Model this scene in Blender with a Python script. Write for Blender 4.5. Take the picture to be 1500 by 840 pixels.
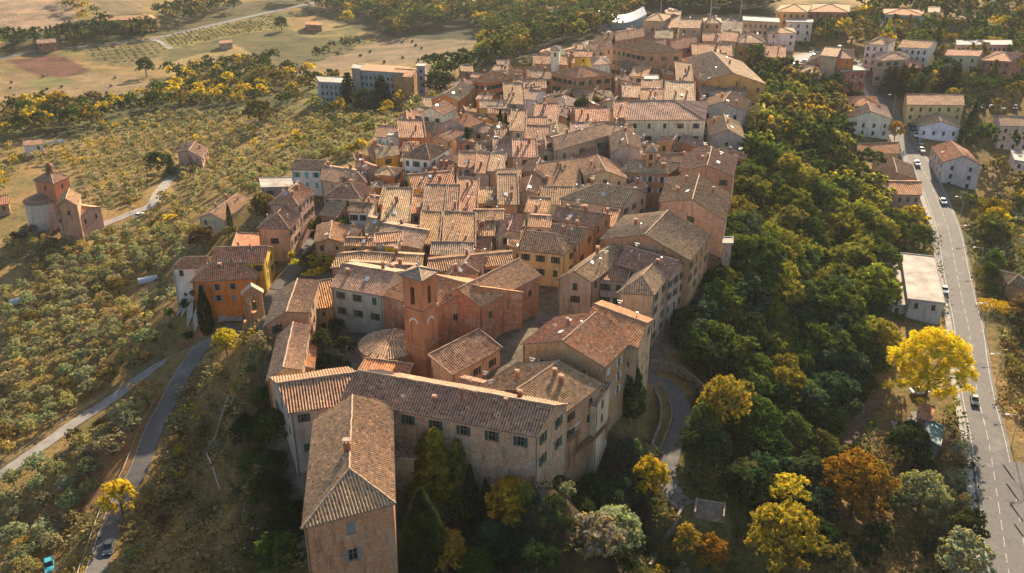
import bpy, math, random
import numpy as np
from mathutils import Matrix, Vector
R=math.radians
scene=bpy.context.scene
for o in list(bpy.data.objects): bpy.data.objects.remove(o)
# ------------------------------------------------------------------ camera, sky, sun
CZ=125.0; PITCH=R(26.0); F=1400.0
cam_d=bpy.data.cameras.new('camera'); cam=bpy.data.objects.new('camera',cam_d)
scene.collection.objects.link(cam); cam.location=(0,0,CZ); cam.rotation_euler=(R(90)-PITCH,0,0)
cam_d.sensor_width=36; cam_d.lens=36*F/1500; cam_d.clip_start=1; cam_d.clip_end=12000
scene.camera=cam
SUN_EL=R(24); SUN_AZ=R(17)     # azimuth to the right of straight ahead (+Y)
w=bpy.data.worlds.new("World"); scene.world=w; w.use_nodes=True
nt=w.node_tree; bg=nt.nodes['Background']; sky=nt.nodes.new('ShaderNodeTexSky'); sky.sky_type='NISHITA'
sky.sun_disc=False; sky.sun_elevation=SUN_EL; sky.sun_rotation=SUN_AZ; sky.air_density=1.0; sky.dust_density=2.0; sky.ozone_density=1.0
nt.links.new(sky.outputs[0],bg.inputs[0]); bg.inputs[1].default_value=0.075
sl=bpy.data.lights.new('sun','SUN'); sl.energy=5.0; sl.angle=R(0.6); sl.color=(1.0,0.81,0.58)
so=bpy.data.objects.new('sun',sl); scene.collection.objects.link(so)
sd=Vector((math.sin(SUN_AZ)*math.cos(SUN_EL),math.cos(SUN_AZ)*math.cos(SUN_EL),math.sin(SUN_EL)))
so.rotation_euler=sd.to_track_quat('Z','Y').to_euler()
vs=scene.view_settings; vs.view_transform='Standard'; vs.look='None'; vs.exposure=1.5; vs.gamma=1.0; vs.use_curve_mapping=False
scene.cycles.max_bounces=6; scene.cycles.transparent_max_bounces=4; scene.cycles.volume_bounces=1
rng=random.Random(7); nrg=np.random.default_rng(11)

# ------------------------------------------------------------------ pixel <-> world
st,ct=math.sin(PITCH),math.cos(PITCH)
def at(px,py,z):
    dx=(px-750)/F; dv=(py-420)/F
    d=(dx, ct-dv*st, -st-dv*ct)
    t=(z-CZ)/d[2]
    return (d[0]*t,d[1]*t,z)
def proj(x,y,z):
    f=y*ct-(z-CZ)*st; u=y*st+(z-CZ)*ct
    return (750+F*x/f, 420-F*u/f, f)
# ------------------------------------------------------------------ terrain
CP=[(450,838,22),(520,838,23),(600,800,21),(650,650,25),(790,745,24),(700,800,17),(600,450,26),(700,350,27),(900,300,27),(950,200,28),(900,120,29),(1000,60,30),(1100,60,29),(1180,95,28),
(617,550,26),(560,480,26),(480,480,25),(520,540,26),(700,520,26),(720,570,26),(450,560,26),(540,450,26),(850,540,26),(890,640,19),(945,560,20),(985,510,21),(1058,395,25),(1090,250,26),(1115,180,27),(980,565,18.5),(1000,600,16.5),(978,680,14),(1010,740,12),
(900,760,11),(1000,830,7),(1100,700,8),(1100,500,12),(1150,400,12),(1200,300,12),(1200,200,17),(1150,120,24),
(1475,830,3),(1450,650,4),(1420,450,5),(1390,330,8),(1340,230,12),(1300,160,18),(1270,120,23),(1200,90,28),
(1300,620,4),(1200,620,6),(1330,800,2),(1490,300,7),(1490,200,14),(1490,120,22),(1490,50,28),(1300,30,30),(1150,5,30),
(80,335,-4),(150,835,2),(200,680,4),(262,550,8),(305,500,12),(345,475,15),(330,455,16),(280,470,12),(420,390,20),(450,340,21),(470,300,22),(440,285,22),(500,260,23),
(415,650,24),(395,560,26),(350,700,10),(300,780,6),(400,800,14),(340,600,12),(380,500,25),(20,690,-4),(130,620,-3),(250,530,4),
(60,780,-5),(60,560,-6),(150,450,-4),(250,400,3),(300,340,8),(380,290,16),(200,350,-4),(50,400,-6),(50,250,-10),(200,250,-7),(300,240,-3),(420,200,3),(480,150,4),(550,200,16),(600,150,8),(560,250,24),(680,120,16),(760,110,20),(640,220,26),
(100,150,-16),(300,120,-16),(400,90,-18),(600,60,-15),(200,70,-20),(0,80,-20),(0,20,-12),(100,0,-8),(300,0,-18),(500,20,-20),(700,20,-12),(800,60,3),(860,50,16),(870,20,6),(900,45,14),(960,10,18),(1050,10,24),(790,85,22)]
cw=np.array([at(a,b,c) for a,b,c in CP])
extra=[(-900,1600,20),(0,1700,10),(900,1600,40),(-900,500,-20),(900,500,10),(-600,0,-10),(600,0,0),(0,-200,-5),(-1500,2600,60),(1500,2600,70),(0,2800,60)]
cw=np.vstack([cw,np.array(extra,float)])
def phi(r): return r
def rbf_fit(p,v):
    n=len(p); A=np.zeros((n+3,n+3)); d=np.sqrt(((p[:,None]-p[None])**2).sum(2)+9.0)
    A[:n,:n]=-phi(d); A[:n,n]=1; A[:n,n+1:]=p/100; A[n,:n]=1; A[n+1:,:n]=p.T/100
    A[:n,:n]-=np.eye(n)*2.0
    b=np.zeros(n+3); b[:n]=v
    return np.linalg.solve(A,b)
PC=cw[:,:2]; WC=rbf_fit(PC,cw[:,2])
def H0(x,y):
    x=np.atleast_1d(np.asarray(x,float)); y=np.atleast_1d(np.asarray(y,float)); out=np.empty(x.shape)
    xf=x.ravel(); yf=y.ravel(); o=out.ravel()
    for i in range(0,len(xf),20000):
        q=np.stack([xf[i:i+20000],yf[i:i+20000]],1)
        d=np.sqrt(((q[:,None]-PC[None])**2).sum(2)+9.0)
        o[i:i+20000]=-d@WC[:-3]+WC[-3]+q@WC[-2:]/100
    return o.reshape(x.shape)
def vnoise(x,y,s,seed=0):
    x=np.asarray(x)/s; y=np.asarray(y)/s; xi=np.floor(x).astype(int); yi=np.floor(y).astype(int); fx=x-xi; fy=y-yi
    fx=fx*fx*(3-2*fx); fy=fy*fy*(3-2*fy)
    def h(a,b):
        n=(a*374761393+b*668265263+seed*1442695041)&0xffffffff; n=((n^(n>>13))*1274126177)&0xffffffff
        return ((n^(n>>16))&0xffff)/65535.0
    return (h(xi,yi)*(1-fx)+h(xi+1,yi)*fx)*(1-fy)+(h(xi,yi+1)*(1-fx)+h(xi+1,yi+1)*fx)*fy
def H0p(px,py):           # ray against the base terrain
    z=10.0
    for _ in range(25):
        p=at(px,py,z); z=0.5*z+0.5*float(H0(p[0],p[1])[0])
    return at(px,py,z)
ROADS={  # name: (pixel centreline, width m)
 'main_road':([(1490,880),(1478,840),(1463,745),(1449,651),(1434,588),(1425,535),(1419,483),(1410,442),(1401,400),(1392,350),(1382,317),(1365,275),(1343,233),(1322,200),(1307,173),(1283,133),(1272,110),(1250,92),(1215,84),(1180,90)],8.2),
 'hillside_road':([(132,870),(146,823),(171,754),(201,686),(227,630),(253,579),(268,549),(290,515),(312,496),(345,478)],4.0),
 'white_path':([(-30,712),(0,695),(60,655),(120,615),(200,565),(250,530),(300,502)],3.2),
 'far_road':([(-40,96),(0,86),(60,74),(120,68),(220,58),(300,40),(400,17),(470,2),(520,-10)],7.0),
 'farm_track':([(220,58),(235,62),(250,72)],4.0),
 'church_lane':([(150,330),(200,310),(222,300),(232,283),(250,262),(262,250)],4.0),
 'village_street':([(405,425),(420,408),(432,392),(443,368),(458,345),(468,318),(480,300)],4.2),
 'garden_path':([(940,552),(975,565),(996,588),(1000,618),(988,655),(977,690),(985,720),(1005,742)],3.6),
 'dirt_path':([(1240,650),(1258,622),(1275,598),(1290,570)],3.0),
}
def densify(P,step=2.5):
    out=[]; P=np.array(P,float)
    # catmull-rom
    Q=np.vstack([2*P[0]-P[1],P,2*P[-1]-P[-2]])
    for i in range(1,len(Q)-2):
        n=max(2,int(np.linalg.norm(Q[i+1][:2]-Q[i][:2])/step))
        for t in np.arange(n)/n:
            a,b,c,d=Q[i-1],Q[i],Q[i+1],Q[i+2]
            out.append(0.5*((2*b)+(c-a)*t+(2*a-5*b+4*c-d)*t*t+(-a+3*b-3*c+d)*t**3))
    out.append(P[-1]); return np.array(out)
road_pts={}
for k,(pp,wd) in ROADS.items():
    P=densify([H0p(*q) for q in pp]); assert len(P)>4,k
    z=H0(P[:,0],P[:,1]); 
    for _ in range(12): z[1:-1]=(z[:-2]+z[1:-1]+z[2:])/3
    P[:,2]=z; road_pts[k]=P
RPD={k:densify(P,.7) for k,P in road_pts.items()}
def H(x,y,rough=True):
    x=np.atleast_1d(np.asarray(x,float)); y=np.atleast_1d(np.asarray(y,float))
    h=H0(x,y)
    if rough:
        h=h+(vnoise(x,y,14,3)-.5)*1.2+(vnoise(x,y,4,5)-.5)*0.5
    sw=np.zeros(h.shape); sz=np.zeros(h.shape); tm=np.ones(h.shape)
    for k,P in RPD.items():
        wd=ROADS[k][1]; bb=(x>P[:,0].min()-15)&(x<P[:,0].max()+15)&(y>P[:,1].min()-15)&(y<P[:,1].max()+15)
        if not bb.any(): continue
        q=np.stack([x[bb],y[bb]],1); n_=len(q); D_=np.empty(n_); Z_=np.empty(n_)
        for i in range(0,n_,6000):
            d2=(q[i:i+6000,None,0]-P[None,:,0])**2+(q[i:i+6000,None,1]-P[None,:,1])**2; j=d2.argmin(1); D_[i:i+6000]=np.sqrt(d2[np.arange(len(j)),j]); Z_[i:i+6000]=P[j,2]
        e=np.maximum(D_-wd/2,0); wgt=np.exp(-e/1.2)+1e-9
        sw[bb]+=wgt; sz[bb]+=wgt*Z_
        t=np.clip((e-2.8)/5.0,0,1); tm[bb]=np.minimum(tm[bb],t*t*(3-2*t))
    m_=sw>1e-8; zr=np.where(m_,sz/np.maximum(sw,1e-12),h); h=zr*(1-tm)+h*tm
    return h
for k,P in road_pts.items(): P[:,2]=H(P[:,0],P[:,1],False)
def h1(x,y): return float(H(x,y)[0])
def gp(px,py):
    z=10.0
    for _ in range(25):
        p=at(px,py,z); z=0.5*z+0.5*float(H(p[0],p[1])[0])
    return at(px,py,z)
def inpoly(x,y,poly):
    x=np.asarray(x); y=np.asarray(y); c=np.zeros(x.shape,bool); n=len(poly)
    for i in range(n):
        x1,y1=poly[i][:2]; x2,y2=poly[(i+1)%n][:2]
        if y1==y2: continue
        m=((y1>y)!=(y2>y))&(x<(x2-x1)*(y-y1)/(y2-y1)+x1); c^=m
    return c

# ------------------------------------------------------------------ materials
def newmat(name):
    m=bpy.data.materials.new(name); m.use_nodes=True; n=m.node_tree; n.nodes.clear(); return m,n
class N:
    def __init__(s,nt): s.t=nt
    def n(s,typ,**k):
        x=s.t.nodes.new(typ)
        for a,b in k.items(): setattr(x,a,b)
        return x
    def l(s,a,b): s.t.links.new(a,b)
def V3(c): return (c[0],c[1],c[2],1)
def mixc(g,fac,a,b,mode='MIX'):
    m=g.n('ShaderNodeMix',data_type='RGBA',blend_type=mode)
    for i,v in ((0,fac),(6,a),(7,b)):
        if hasattr(v,'is_output') : g.l(v,m.inputs[i])
        elif i==0: m.inputs[0].default_value=v
        else: m.inputs[i].default_value=V3(v)
    return m.outputs[2]
def mth(g,op,a,b=None,c=None,clamp=False):
    m=g.n('ShaderNodeMath',operation=op,use_clamp=clamp)
    for i,v in enumerate((a,b,c)):
        if v is None: continue
        if hasattr(v,'is_output'): g.l(v,m.inputs[i])
        else: m.inputs[i].default_value=v
    return m.outputs[0]
def noise(g,vec,scale,detail=4,rough=.6):
    x=g.n('ShaderNodeTexNoise'); x.inputs['Scale'].default_value=scale; x.inputs['Detail'].default_value=detail; x.inputs['Roughness'].default_value=rough
    if vec is not None: g.l(vec,x.inputs['Vector'])
    return x.outputs['Fac']
def ramp(g,fac,stops,interp='LINEAR'):
    r=g.n('ShaderNodeValToRGB'); r.color_ramp.interpolation=interp; e=r.color_ramp.elements
    while len(e)<len(stops): e.new(0.5)
    for i,(p,c) in enumerate(stops):
        e[i].position=p; e[i].color=V3(c) if hasattr(c,'__len__') else (c,c,c,1)
    g.l(fac,r.inputs[0]); return r.outputs[0]
def surf(g,col,rough=.9,bump=None,bstr=.3,bdist=.1,spec=.2,metal=0):
    b=g.n('ShaderNodeBsdfPrincipled'); o=g.n('ShaderNodeOutputMaterial')
    if hasattr(col,'is_output'): g.l(col,b.inputs['Base Color'])
    else: b.inputs['Base Color'].default_value=V3(col)
    b.inputs['Roughness'].default_value=rough; b.inputs['Metallic'].default_value=metal; b.inputs['Specular IOR Level'].default_value=spec
    if bump is not None:
        bp=g.n('ShaderNodeBump'); bp.inputs['Strength'].default_value=bstr; bp.inputs['Distance'].default_value=bdist
        g.l(bump,bp.inputs['Height']); g.l(bp.outputs[0],b.inputs['Normal'])
    g.l(b.outputs[0],o.inputs[0]); return b
M={}
def simple(name,col,rough=.7,metal=0,var=.25,scale=1.5,spec=.3,useobj=False):
    m,t=newmat(name); g=N(t); pos=g.n('ShaderNodeTexCoord').outputs['Object']
    nz=noise(g,pos,scale,5); k=ramp(g,nz,[(.3,1-var),(.7,1+var*.4)])
    c=g.n('ShaderNodeObjectInfo').outputs['Color'] if useobj else col
    c=mixc(g,1.0,c,k,'MULTIPLY'); surf(g,c,rough,nz,.15,.02,spec,metal); M[name]=m; return m
# --- clay tile roof (UV in metres: u along eave, v down the slope)
m,t=newmat('clay_tiles'); g=N(t); uv=g.n('ShaderNodeUVMap').outputs[0]; sp=g.n('ShaderNodeSeparateXYZ'); g.l(uv,sp.inputs[0])
oi=g.n('ShaderNodeObjectInfo'); 
cu=mth(g,'FLOOR',mth(g,'DIVIDE',sp.outputs[0],.45)); cv=mth(g,'FLOOR',mth(g,'DIVIDE',sp.outputs[1],.42))
cb=g.n('ShaderNodeCombineXYZ'); g.l(cu,cb.inputs[0]); g.l(cv,cb.inputs[1]); g.l(mth(g,'MULTIPLY',oi.outputs['Random'],97.0),cb.inputs[2])
wn=g.n('ShaderNodeTexWhiteNoise',noise_dimensions='3D'); g.l(cb.outputs[0],wn.inputs[0])
tile=ramp(g,wn.outputs[0],[(0,(.55,.52,.5)),(.15,(.82,.79,.76)),(.5,(1.0,.96,.92)),(.8,(1.15,1.05,.96)),(.96,(1.4,1.25,1.1)),(1,(1.8,1.7,1.55))])
cb2=g.n('ShaderNodeCombineXYZ'); g.l(sp.outputs[0],cb2.inputs[0]); g.l(sp.outputs[1],cb2.inputs[1]); g.l(mth(g,'MULTIPLY',oi.outputs['Random'],50.0),cb2.inputs[2])
n1=noise(g,cb2.outputs[0],.45,5,.65); n2=noise(g,cb2.outputs[0],1.3,5,.7)
base=mixc(g,ramp(g,n1,[(.38,0.0),(.62,1.0)]),oi.outputs['Color'],(.46,.33,.225))     # weathered / lichened patches
mm=g.n('ShaderNodeMix',data_type='RGBA',blend_type='MIX'); mm.inputs[0].default_value=.55; g.l(oi.outputs['Color'],mm.inputs[6]); g.l(base,mm.inputs[7])
c=mixc(g,1.0,mm.outputs[2],tile,'MULTIPLY')
cv_=mth(g,'ABSOLUTE',mth(g,'SUBTRACT',mth(g,'FRACT',mth(g,'DIVIDE',sp.outputs[0],.45)),.5)); c=mixc(g,1.0,c,ramp(g,cv_,[(.12,(.50,.44,.42)),(.26,(1.15,1.12,1.1))]),'MULTIPLY')  # valleys between tile rows darkened in the colour, standing in for their shade
c=mixc(g,ramp(g,n2,[(.60,0.0),(.74,.5)]),c,(.50,.24,.05))                           # yellow lichen
c=mixc(g,ramp(g,n2,[(.26,.4),(.38,0.0)]),c,(.10,.07,.05))                         # dark moss
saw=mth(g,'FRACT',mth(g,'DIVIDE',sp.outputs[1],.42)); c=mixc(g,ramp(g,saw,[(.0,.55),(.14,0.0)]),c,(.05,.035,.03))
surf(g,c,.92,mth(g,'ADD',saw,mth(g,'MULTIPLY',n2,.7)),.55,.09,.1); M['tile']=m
# --- ridge caps
m,t=newmat('ridge_tiles'); g=N(t); pos=g.n('ShaderNodeTexCoord').outputs['Object']; oi=g.n('ShaderNodeObjectInfo')
n1=noise(g,pos,2.2,3,.8); c=mixc(g,1.0,(.50,.36,.25),ramp(g,n1,[(.3,.45),(.7,1.25)]),'MULTIPLY'); surf(g,c,.95,n1,.6,.06,.1); M['ridge']=m
# --- plaster with stains, object colour
def wallmat(name,kind):
    m,t=newmat(name); g=N(t); uv=g.n('ShaderNodeUVMap').outputs[0]; oi=g.n('ShaderNodeObjectInfo')
    cb=g.n('ShaderNodeVectorMath',operation='ADD'); g.l(uv,cb.inputs[0]); c3=g.n('ShaderNodeCombineXYZ'); g.l(mth(g,'MULTIPLY',oi.outputs['Random'],60.0),c3.inputs[2]); g.l(c3.outputs[0],cb.inputs[1]); p=cb.outputs[0]
    mp=g.n('ShaderNodeMapping'); mp.inputs['Scale'].default_value=(1.6,.22,1); g.l(p,mp.inputs[0])
    big=noise(g,p,.28,6,.65); fine=noise(g,p,3.5,5,.7); streak=noise(g,mp.outputs[0],.9,5,.7)
    if kind=='plaster':
        c=mixc(g,1.0,oi.outputs['Color'],ramp(g,big,[(.3,.72),(.5,1.0),(.75,1.12)]),'MULTIPLY')
        c=mixc(g,1.0,c,ramp(g,streak,[(.3,.60),(.52,1.0)]),'MULTIPLY')
        c=mixc(g,ramp(g,noise(g,p,.6,6,.7),[(.60,0.0),(.66,.6)]),c,(.26,.19,.14))
        surf(g,c,.95,fine,.35,.03,.1)
    else:
        br=g.n('ShaderNodeTexBrick'); g.l(p,br.inputs['Vector']); br.offset=.5
        sc= (1.0,.30,.11,.02) if kind=='brick' else (1.0,.52,.24,.03)
        br.inputs['Scale'].default_value=1; br.inputs['Brick Width'].default_value=sc[1]; br.inputs['Row Height'].default_value=sc[2]; br.inputs['Mortar Size'].default_value=sc[3]
        br.inputs['Color1'].default_value=(1.2,1.15,1.1,1); br.inputs['Color2'].default_value=(.62,.60,.60,1); br.inputs['Mortar'].default_value=(.95,.98,.98,1); br.inputs['Bias'].default_value=-.1
        c=mixc(g,1.0,oi.outputs['Color'],br.outputs[0],'MULTIPLY')
        rub=ramp(g,noise(g,p,1.7,6,.75),[(.2,.45),(.45,.95),(.62,1.05),(.8,1.45)])
        c=mixc(g,1.0,c,rub,'MULTIPLY')
        c=mixc(g,ramp(g,big,[(.53,0.0),(.60,.5 if kind=='brick' else .75)]),c,(.50,.36,.24)); c=mixc(g,ramp(g,noise(g,p,.45,6,.7),[(.57,0.0),(.61,.7 if kind=='stone' else .35)]),c,(.33,.33,.32) if kind=='stone' else (.50,.36,.25))                # remaining render / pale stone
        c=mixc(g,ramp(g,noise(g,p,1.1,6,.8),[(.54,0.0),(.62,.6)]),c,(.50,.43,.35))
        c=mixc(g,1.0,c,ramp(g,streak,[(.3,.55),(.5,1.0)]),'MULTIPLY')
        surf(g,c,.95,mth(g,'ADD',br.outputs['Fac'],mth(g,'MULTIPLY',fine,-1.5)),.5,.05,.1)
    M[name]=m
wallmat('plaster_wall','plaster'); wallmat('brick_wall','brick'); wallmat('stone_wall','stone')
simple('shutter_paint',(1,1,1),.6,useobj=True,var=.25)
simple('road_paint',(.42,.41,.38),.8,var=.6,scale=1.2)
simple('window_frame',(.20,.17,.13),.7)
simple('white_paint',(.62,.60,.55),.6); simple('dark_metal',(.05,.05,.05),.5,.3); simple('grey_metal',(.35,.36,.37),.45,.6)
simple('galv',(.5,.52,.54),.4,.5); simple('wood',(.12,.07,.04),.8); simple('concrete',(.36,.33,.29),.95,scale=.4,var=.4)
simple('brick_plain',(.30,.14,.08),.9,scale=2,var=.5); simple('rubber',(.02,.02,.02),.8); simple('bark',(.13,.09,.06),.95,scale=3,var=.4)
simple('tarp',(.10,.20,.17),.6); simple('canvas',(.66,.62,.55),.8); simple('bronze',(.08,.10,.07),.4,.8); simple('hay',(.16,.12,.07),1.0,scale=2,var=.4)
simple('old_stone',(.24,.19,.14),.95,scale=1.2,var=.5); simple('soil',(.13,.085,.055),1,scale=.6,var=.3)
simple('paint_any',(1,1,1),.35,useobj=True,var=.12,spec=.5)
simple('flatroof',(.42,.36,.30),.9,scale=.25,var=.5)
m,t=newmat('glass'); g=N(t); surf(g,(.018,.022,.026),.12,spec=.6); M['glass']=m
m,t=newmat('asphalt'); g=N(t); pos=g.n('ShaderNodeTexCoord').outputs['Object']; a=noise(g,pos,.18,6,.7); b=noise(g,pos,3,4,.7)
c=mixc(g,1.0,ramp(g,a,[(.3,(.07,.064,.058)),(.48,(.13,.12,.108)),(.53,(.11,.10,.092)),(.72,(.21,.19,.17))]),ramp(g,b,[(.3,.8),(.7,1.15)]),'MULTIPLY'); surf(g,c,.85,b,.2,.02,.25); M['asphalt']=m
m,t=newmat('gravel'); g=N(t); pos=g.n('ShaderNodeTexCoord').outputs['Object']; a=noise(g,pos,.3,6,.7); b=noise(g,pos,4,4,.7)
c=mixc(g,1.0,ramp(g,a,[(.3,(.20,.18,.16)),(.7,(.34,.31,.27))]),ramp(g,b,[(.3,.75),(.7,1.15)]),'MULTIPLY'); surf(g,c,.95,b,.3,.03); M['gravel']=m
m,t=newmat('paving'); g=N(t); pos=g.n('ShaderNodeTexCoord').outputs['Object']; vr=g.n('ShaderNodeTexVoronoi'); vr.inputs['Scale'].default_value=1.6; g.l(pos,vr.inputs['Vector']); a=noise(g,pos,.3,5,.7)
c=mixc(g,1.0,ramp(g,a,[(.3,(.15,.12,.10)),(.7,(.26,.22,.18))]),ramp(g,vr.outputs['Distance'],[(0,1.1),(.6,.75)]),'MULTIPLY'); surf(g,c,.9,vr.outputs['Distance'],.3,.03); M['paving']=m
# --- ground with painted regions (attribute 'region' colour = soil/grass colour of the place)
m,t=newmat('ground'); g=N(t); at_=g.n('ShaderNodeAttribute',attribute_name='region'); pos=g.n('ShaderNodeTexCoord').outputs['Object']
a=noise(g,pos,.05,8,.7); b=noise(g,pos,.6,8,.75); d=noise(g,pos,4,5,.7)
c=mixc(g,1.0,at_.outputs['Color'],ramp(g,b,[(.28,.45),(.5,1.0),(.72,1.5)]),'MULTIPLY')
c=mixc(g,1.0,c,ramp(g,a,[(.3,(.58,.70,.60)),(.5,(.9,.92,.88)),(.7,(1.3,1.2,1.05))]),'MULTIPLY'); c=mixc(g,1.0,c,ramp(g,d,[(.3,.75),(.7,1.2)]),'MULTIPLY')
surf(g,c,1.0,mth(g,'ADD',b,mth(g,'MULTIPLY',d,.3)),.8,.7,.05); M['ground']=m
# --- foliage
m,t=newmat('foliage'); g=N(t); oi=g.n('ShaderNodeObjectInfo'); tn=g.n('ShaderNodeAttribute',attribute_name='tint')
c=mixc(g,1.0,oi.outputs['Color'],tn.outputs['Color'],'MULTIPLY')
rr=ramp(g,oi.outputs['Random'],[(0,.8),(1,1.2)]); c=mixc(g,1.0,c,rr,'MULTIPLY')
df=g.n('ShaderNodeBsdfDiffuse'); tr=g.n('ShaderNodeBsdfTranslucent'); g.l(c,df.inputs[0]); c2=mixc(g,1.0,c,(1.35,1.25,.62),'MULTIPLY'); g.l(c2,tr.inputs[0])
mx=g.n('ShaderNodeMixShader'); mx.inputs[0].default_value=.38; g.l(df.outputs[0],mx.inputs[1]); g.l(tr.outputs[0],mx.inputs[2])
o=g.n('ShaderNodeOutputMaterial'); g.l(mx.outputs[0],o.inputs[0]); M['foliage']=m

# ------------------------------------------------------------------ mesh helpers
COL=scene.collection
class MB:
    def __init__(s): s.v=[]; s.f=[]; s.uv=[]; s.mi=[]; s.cur=0
    def face(s,pts,uvs=None):
        i=len(s.v); s.v.extend([tuple(p) for p in pts]); s.f.append(tuple(range(i,i+len(pts))))
        s.uv.extend(uvs if uvs else [(p[0]+p[1]*.7,p[2]) for p in pts]); s.mi.append(s.cur)
    def box(s,c,d,rz=0,taper=1.0):
        cx,cy,cz=c; hx,hy,hz=d[0]/2,d[1]/2,d[2]/2; co,si=math.cos(rz),math.sin(rz)
        P=[]
        for z,k in ((-hz,1),(hz,taper)):
            for x,y in ((-hx,-hy),(hx,-hy),(hx,hy),(-hx,hy)):
                x*=k;y*=k; P.append((cx+x*co-y*si,cy+x*si+y*co,cz+z))
        for q in ((0,1,5,4),(1,2,6,5),(2,3,7,6),(3,0,4,7),(4,5,6,7),(3,2,1,0)):
            a=[P[k] for k in q]; s.face(a)
    def tube(s,p,q,r0,r1=None,n=8,cap=True):
        r1=r0 if r1 is None else r1; p=Vector(p); q=Vector(q); d=(q-p); 
        if d.length<1e-6: return
        d.normalize(); a=d.orthogonal().normalized(); b=d.cross(a); A=[];B=[]
        for k in range(n):
            t=2*math.pi*k/n; o=a*math.cos(t)+b*math.sin(t); A.append(p+o*r0); B.append(q+o*r1)
        for k in range(n): s.face([A[k],A[(k+1)%n],B[(k+1)%n],B[k]])
        if cap: s.face(B); s.face(A[::-1])
    def mesh(s,name,mats):
        me=bpy.data.meshes.new(name); me.from_pydata(s.v,[],s.f); 
        for mm in (mats if isinstance(mats,(list,tuple)) else [mats]): me.materials.append(M[mm] if isinstance(mm,str) else mm)
        ul=me.uv_layers.new(name='UVMap'); ul.data.foreach_set('uv',np.array(s.uv,np.float32).ravel()); me.polygons.foreach_set('material_index',s.mi); me.update(); return me
def link(name,me,parent=None,loc=(0,0,0),rz=0,color=None,scale=None):
    o=bpy.data.objects.new(name,me); COL.objects.link(o); o.location=loc; o.rotation_euler=(0,0,rz)
    if parent: o.parent=parent
    if color: o.color=(color[0],color[1],color[2],1)
    if scale: o.scale=scale
    return o
def tag(o,label=None,cat=None,group=None,kind=None):
    if label: o['label']=label
    if cat: o['category']=cat
    if group: o['group']=group
    if kind: o['kind']=kind
    return o
# ------------------------------------------------------------------ ground sheet
def axis(lo,hi,step,far_lo,far_hi):
    a=list(np.arange(lo,hi+.1,step)); s=step; x=lo
    L=[]
    while x>far_lo: s*=1.25; x-=s; L.append(x)
    s=step; x=hi; Rr=[]
    while x<far_hi: s*=1.25; x+=s; Rr.append(x)
    return np.array(L[::-1]+a+Rr)
xs=axis(-430,430,2.4,-3000,3000); ys=axis(70,960,2.4,-300,4500)
GX,GY=np.meshgrid(xs,ys); GZ=H(GX.ravel(),GY.ravel()).reshape(GX.shape)
nx,ny=len(xs),len(ys)
vv=np.stack([GX.ravel(),GY.ravel(),GZ.ravel()],1)
ii=np.arange(nx*ny).reshape(ny,nx); q=np.stack([ii[:-1,:-1],ii[:-1,1:],ii[1:,1:],ii[1:,:-1]],-1).reshape(-1,4)
me=bpy.data.meshes.new('ground'); me.vertices.add(len(vv)); me.vertices.foreach_set('co',vv.ravel())
me.loops.add(q.size); me.loops.foreach_set('vertex_index',q.ravel()); me.polygons.add(len(q)); me.polygons.foreach_set('loop_start',np.arange(0,q.size,4)); me.polygons.foreach_set('loop_total',np.full(len(q),4))
me.update(calc_edges=True); me.polygons.foreach_set('use_smooth',np.ones(len(q),bool))
def wpoly(pp,z=None): return [H0p(*p)[:2] for p in pp]
col=np.tile(np.array([.25,.165,.07]),(len(vv),1))
PXP=proj(vv[:,0],vv[:,1],vv[:,2])
nz1=vnoise(vv[:,0],vv[:,1],11,1); nz2=vnoise(vv[:,0],vv[:,1],35,2)
k=(nz1*.6+nz2*.4)[:,None]; col=col*(1-np.clip((k-.45)*3,0,1))+np.array([.12,.115,.045])*np.clip((k-.45)*3,0,1)
OLP=[[(0,348),(60,350),(150,338),(220,325),(280,335),(285,385),(225,410),(215,470),(245,520),(200,552),(110,605),(0,682)],[(0,708),(120,645),(215,590),(240,560),(225,620),(190,690),(140,750),(95,800),(60,850),(0,850)]]
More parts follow.
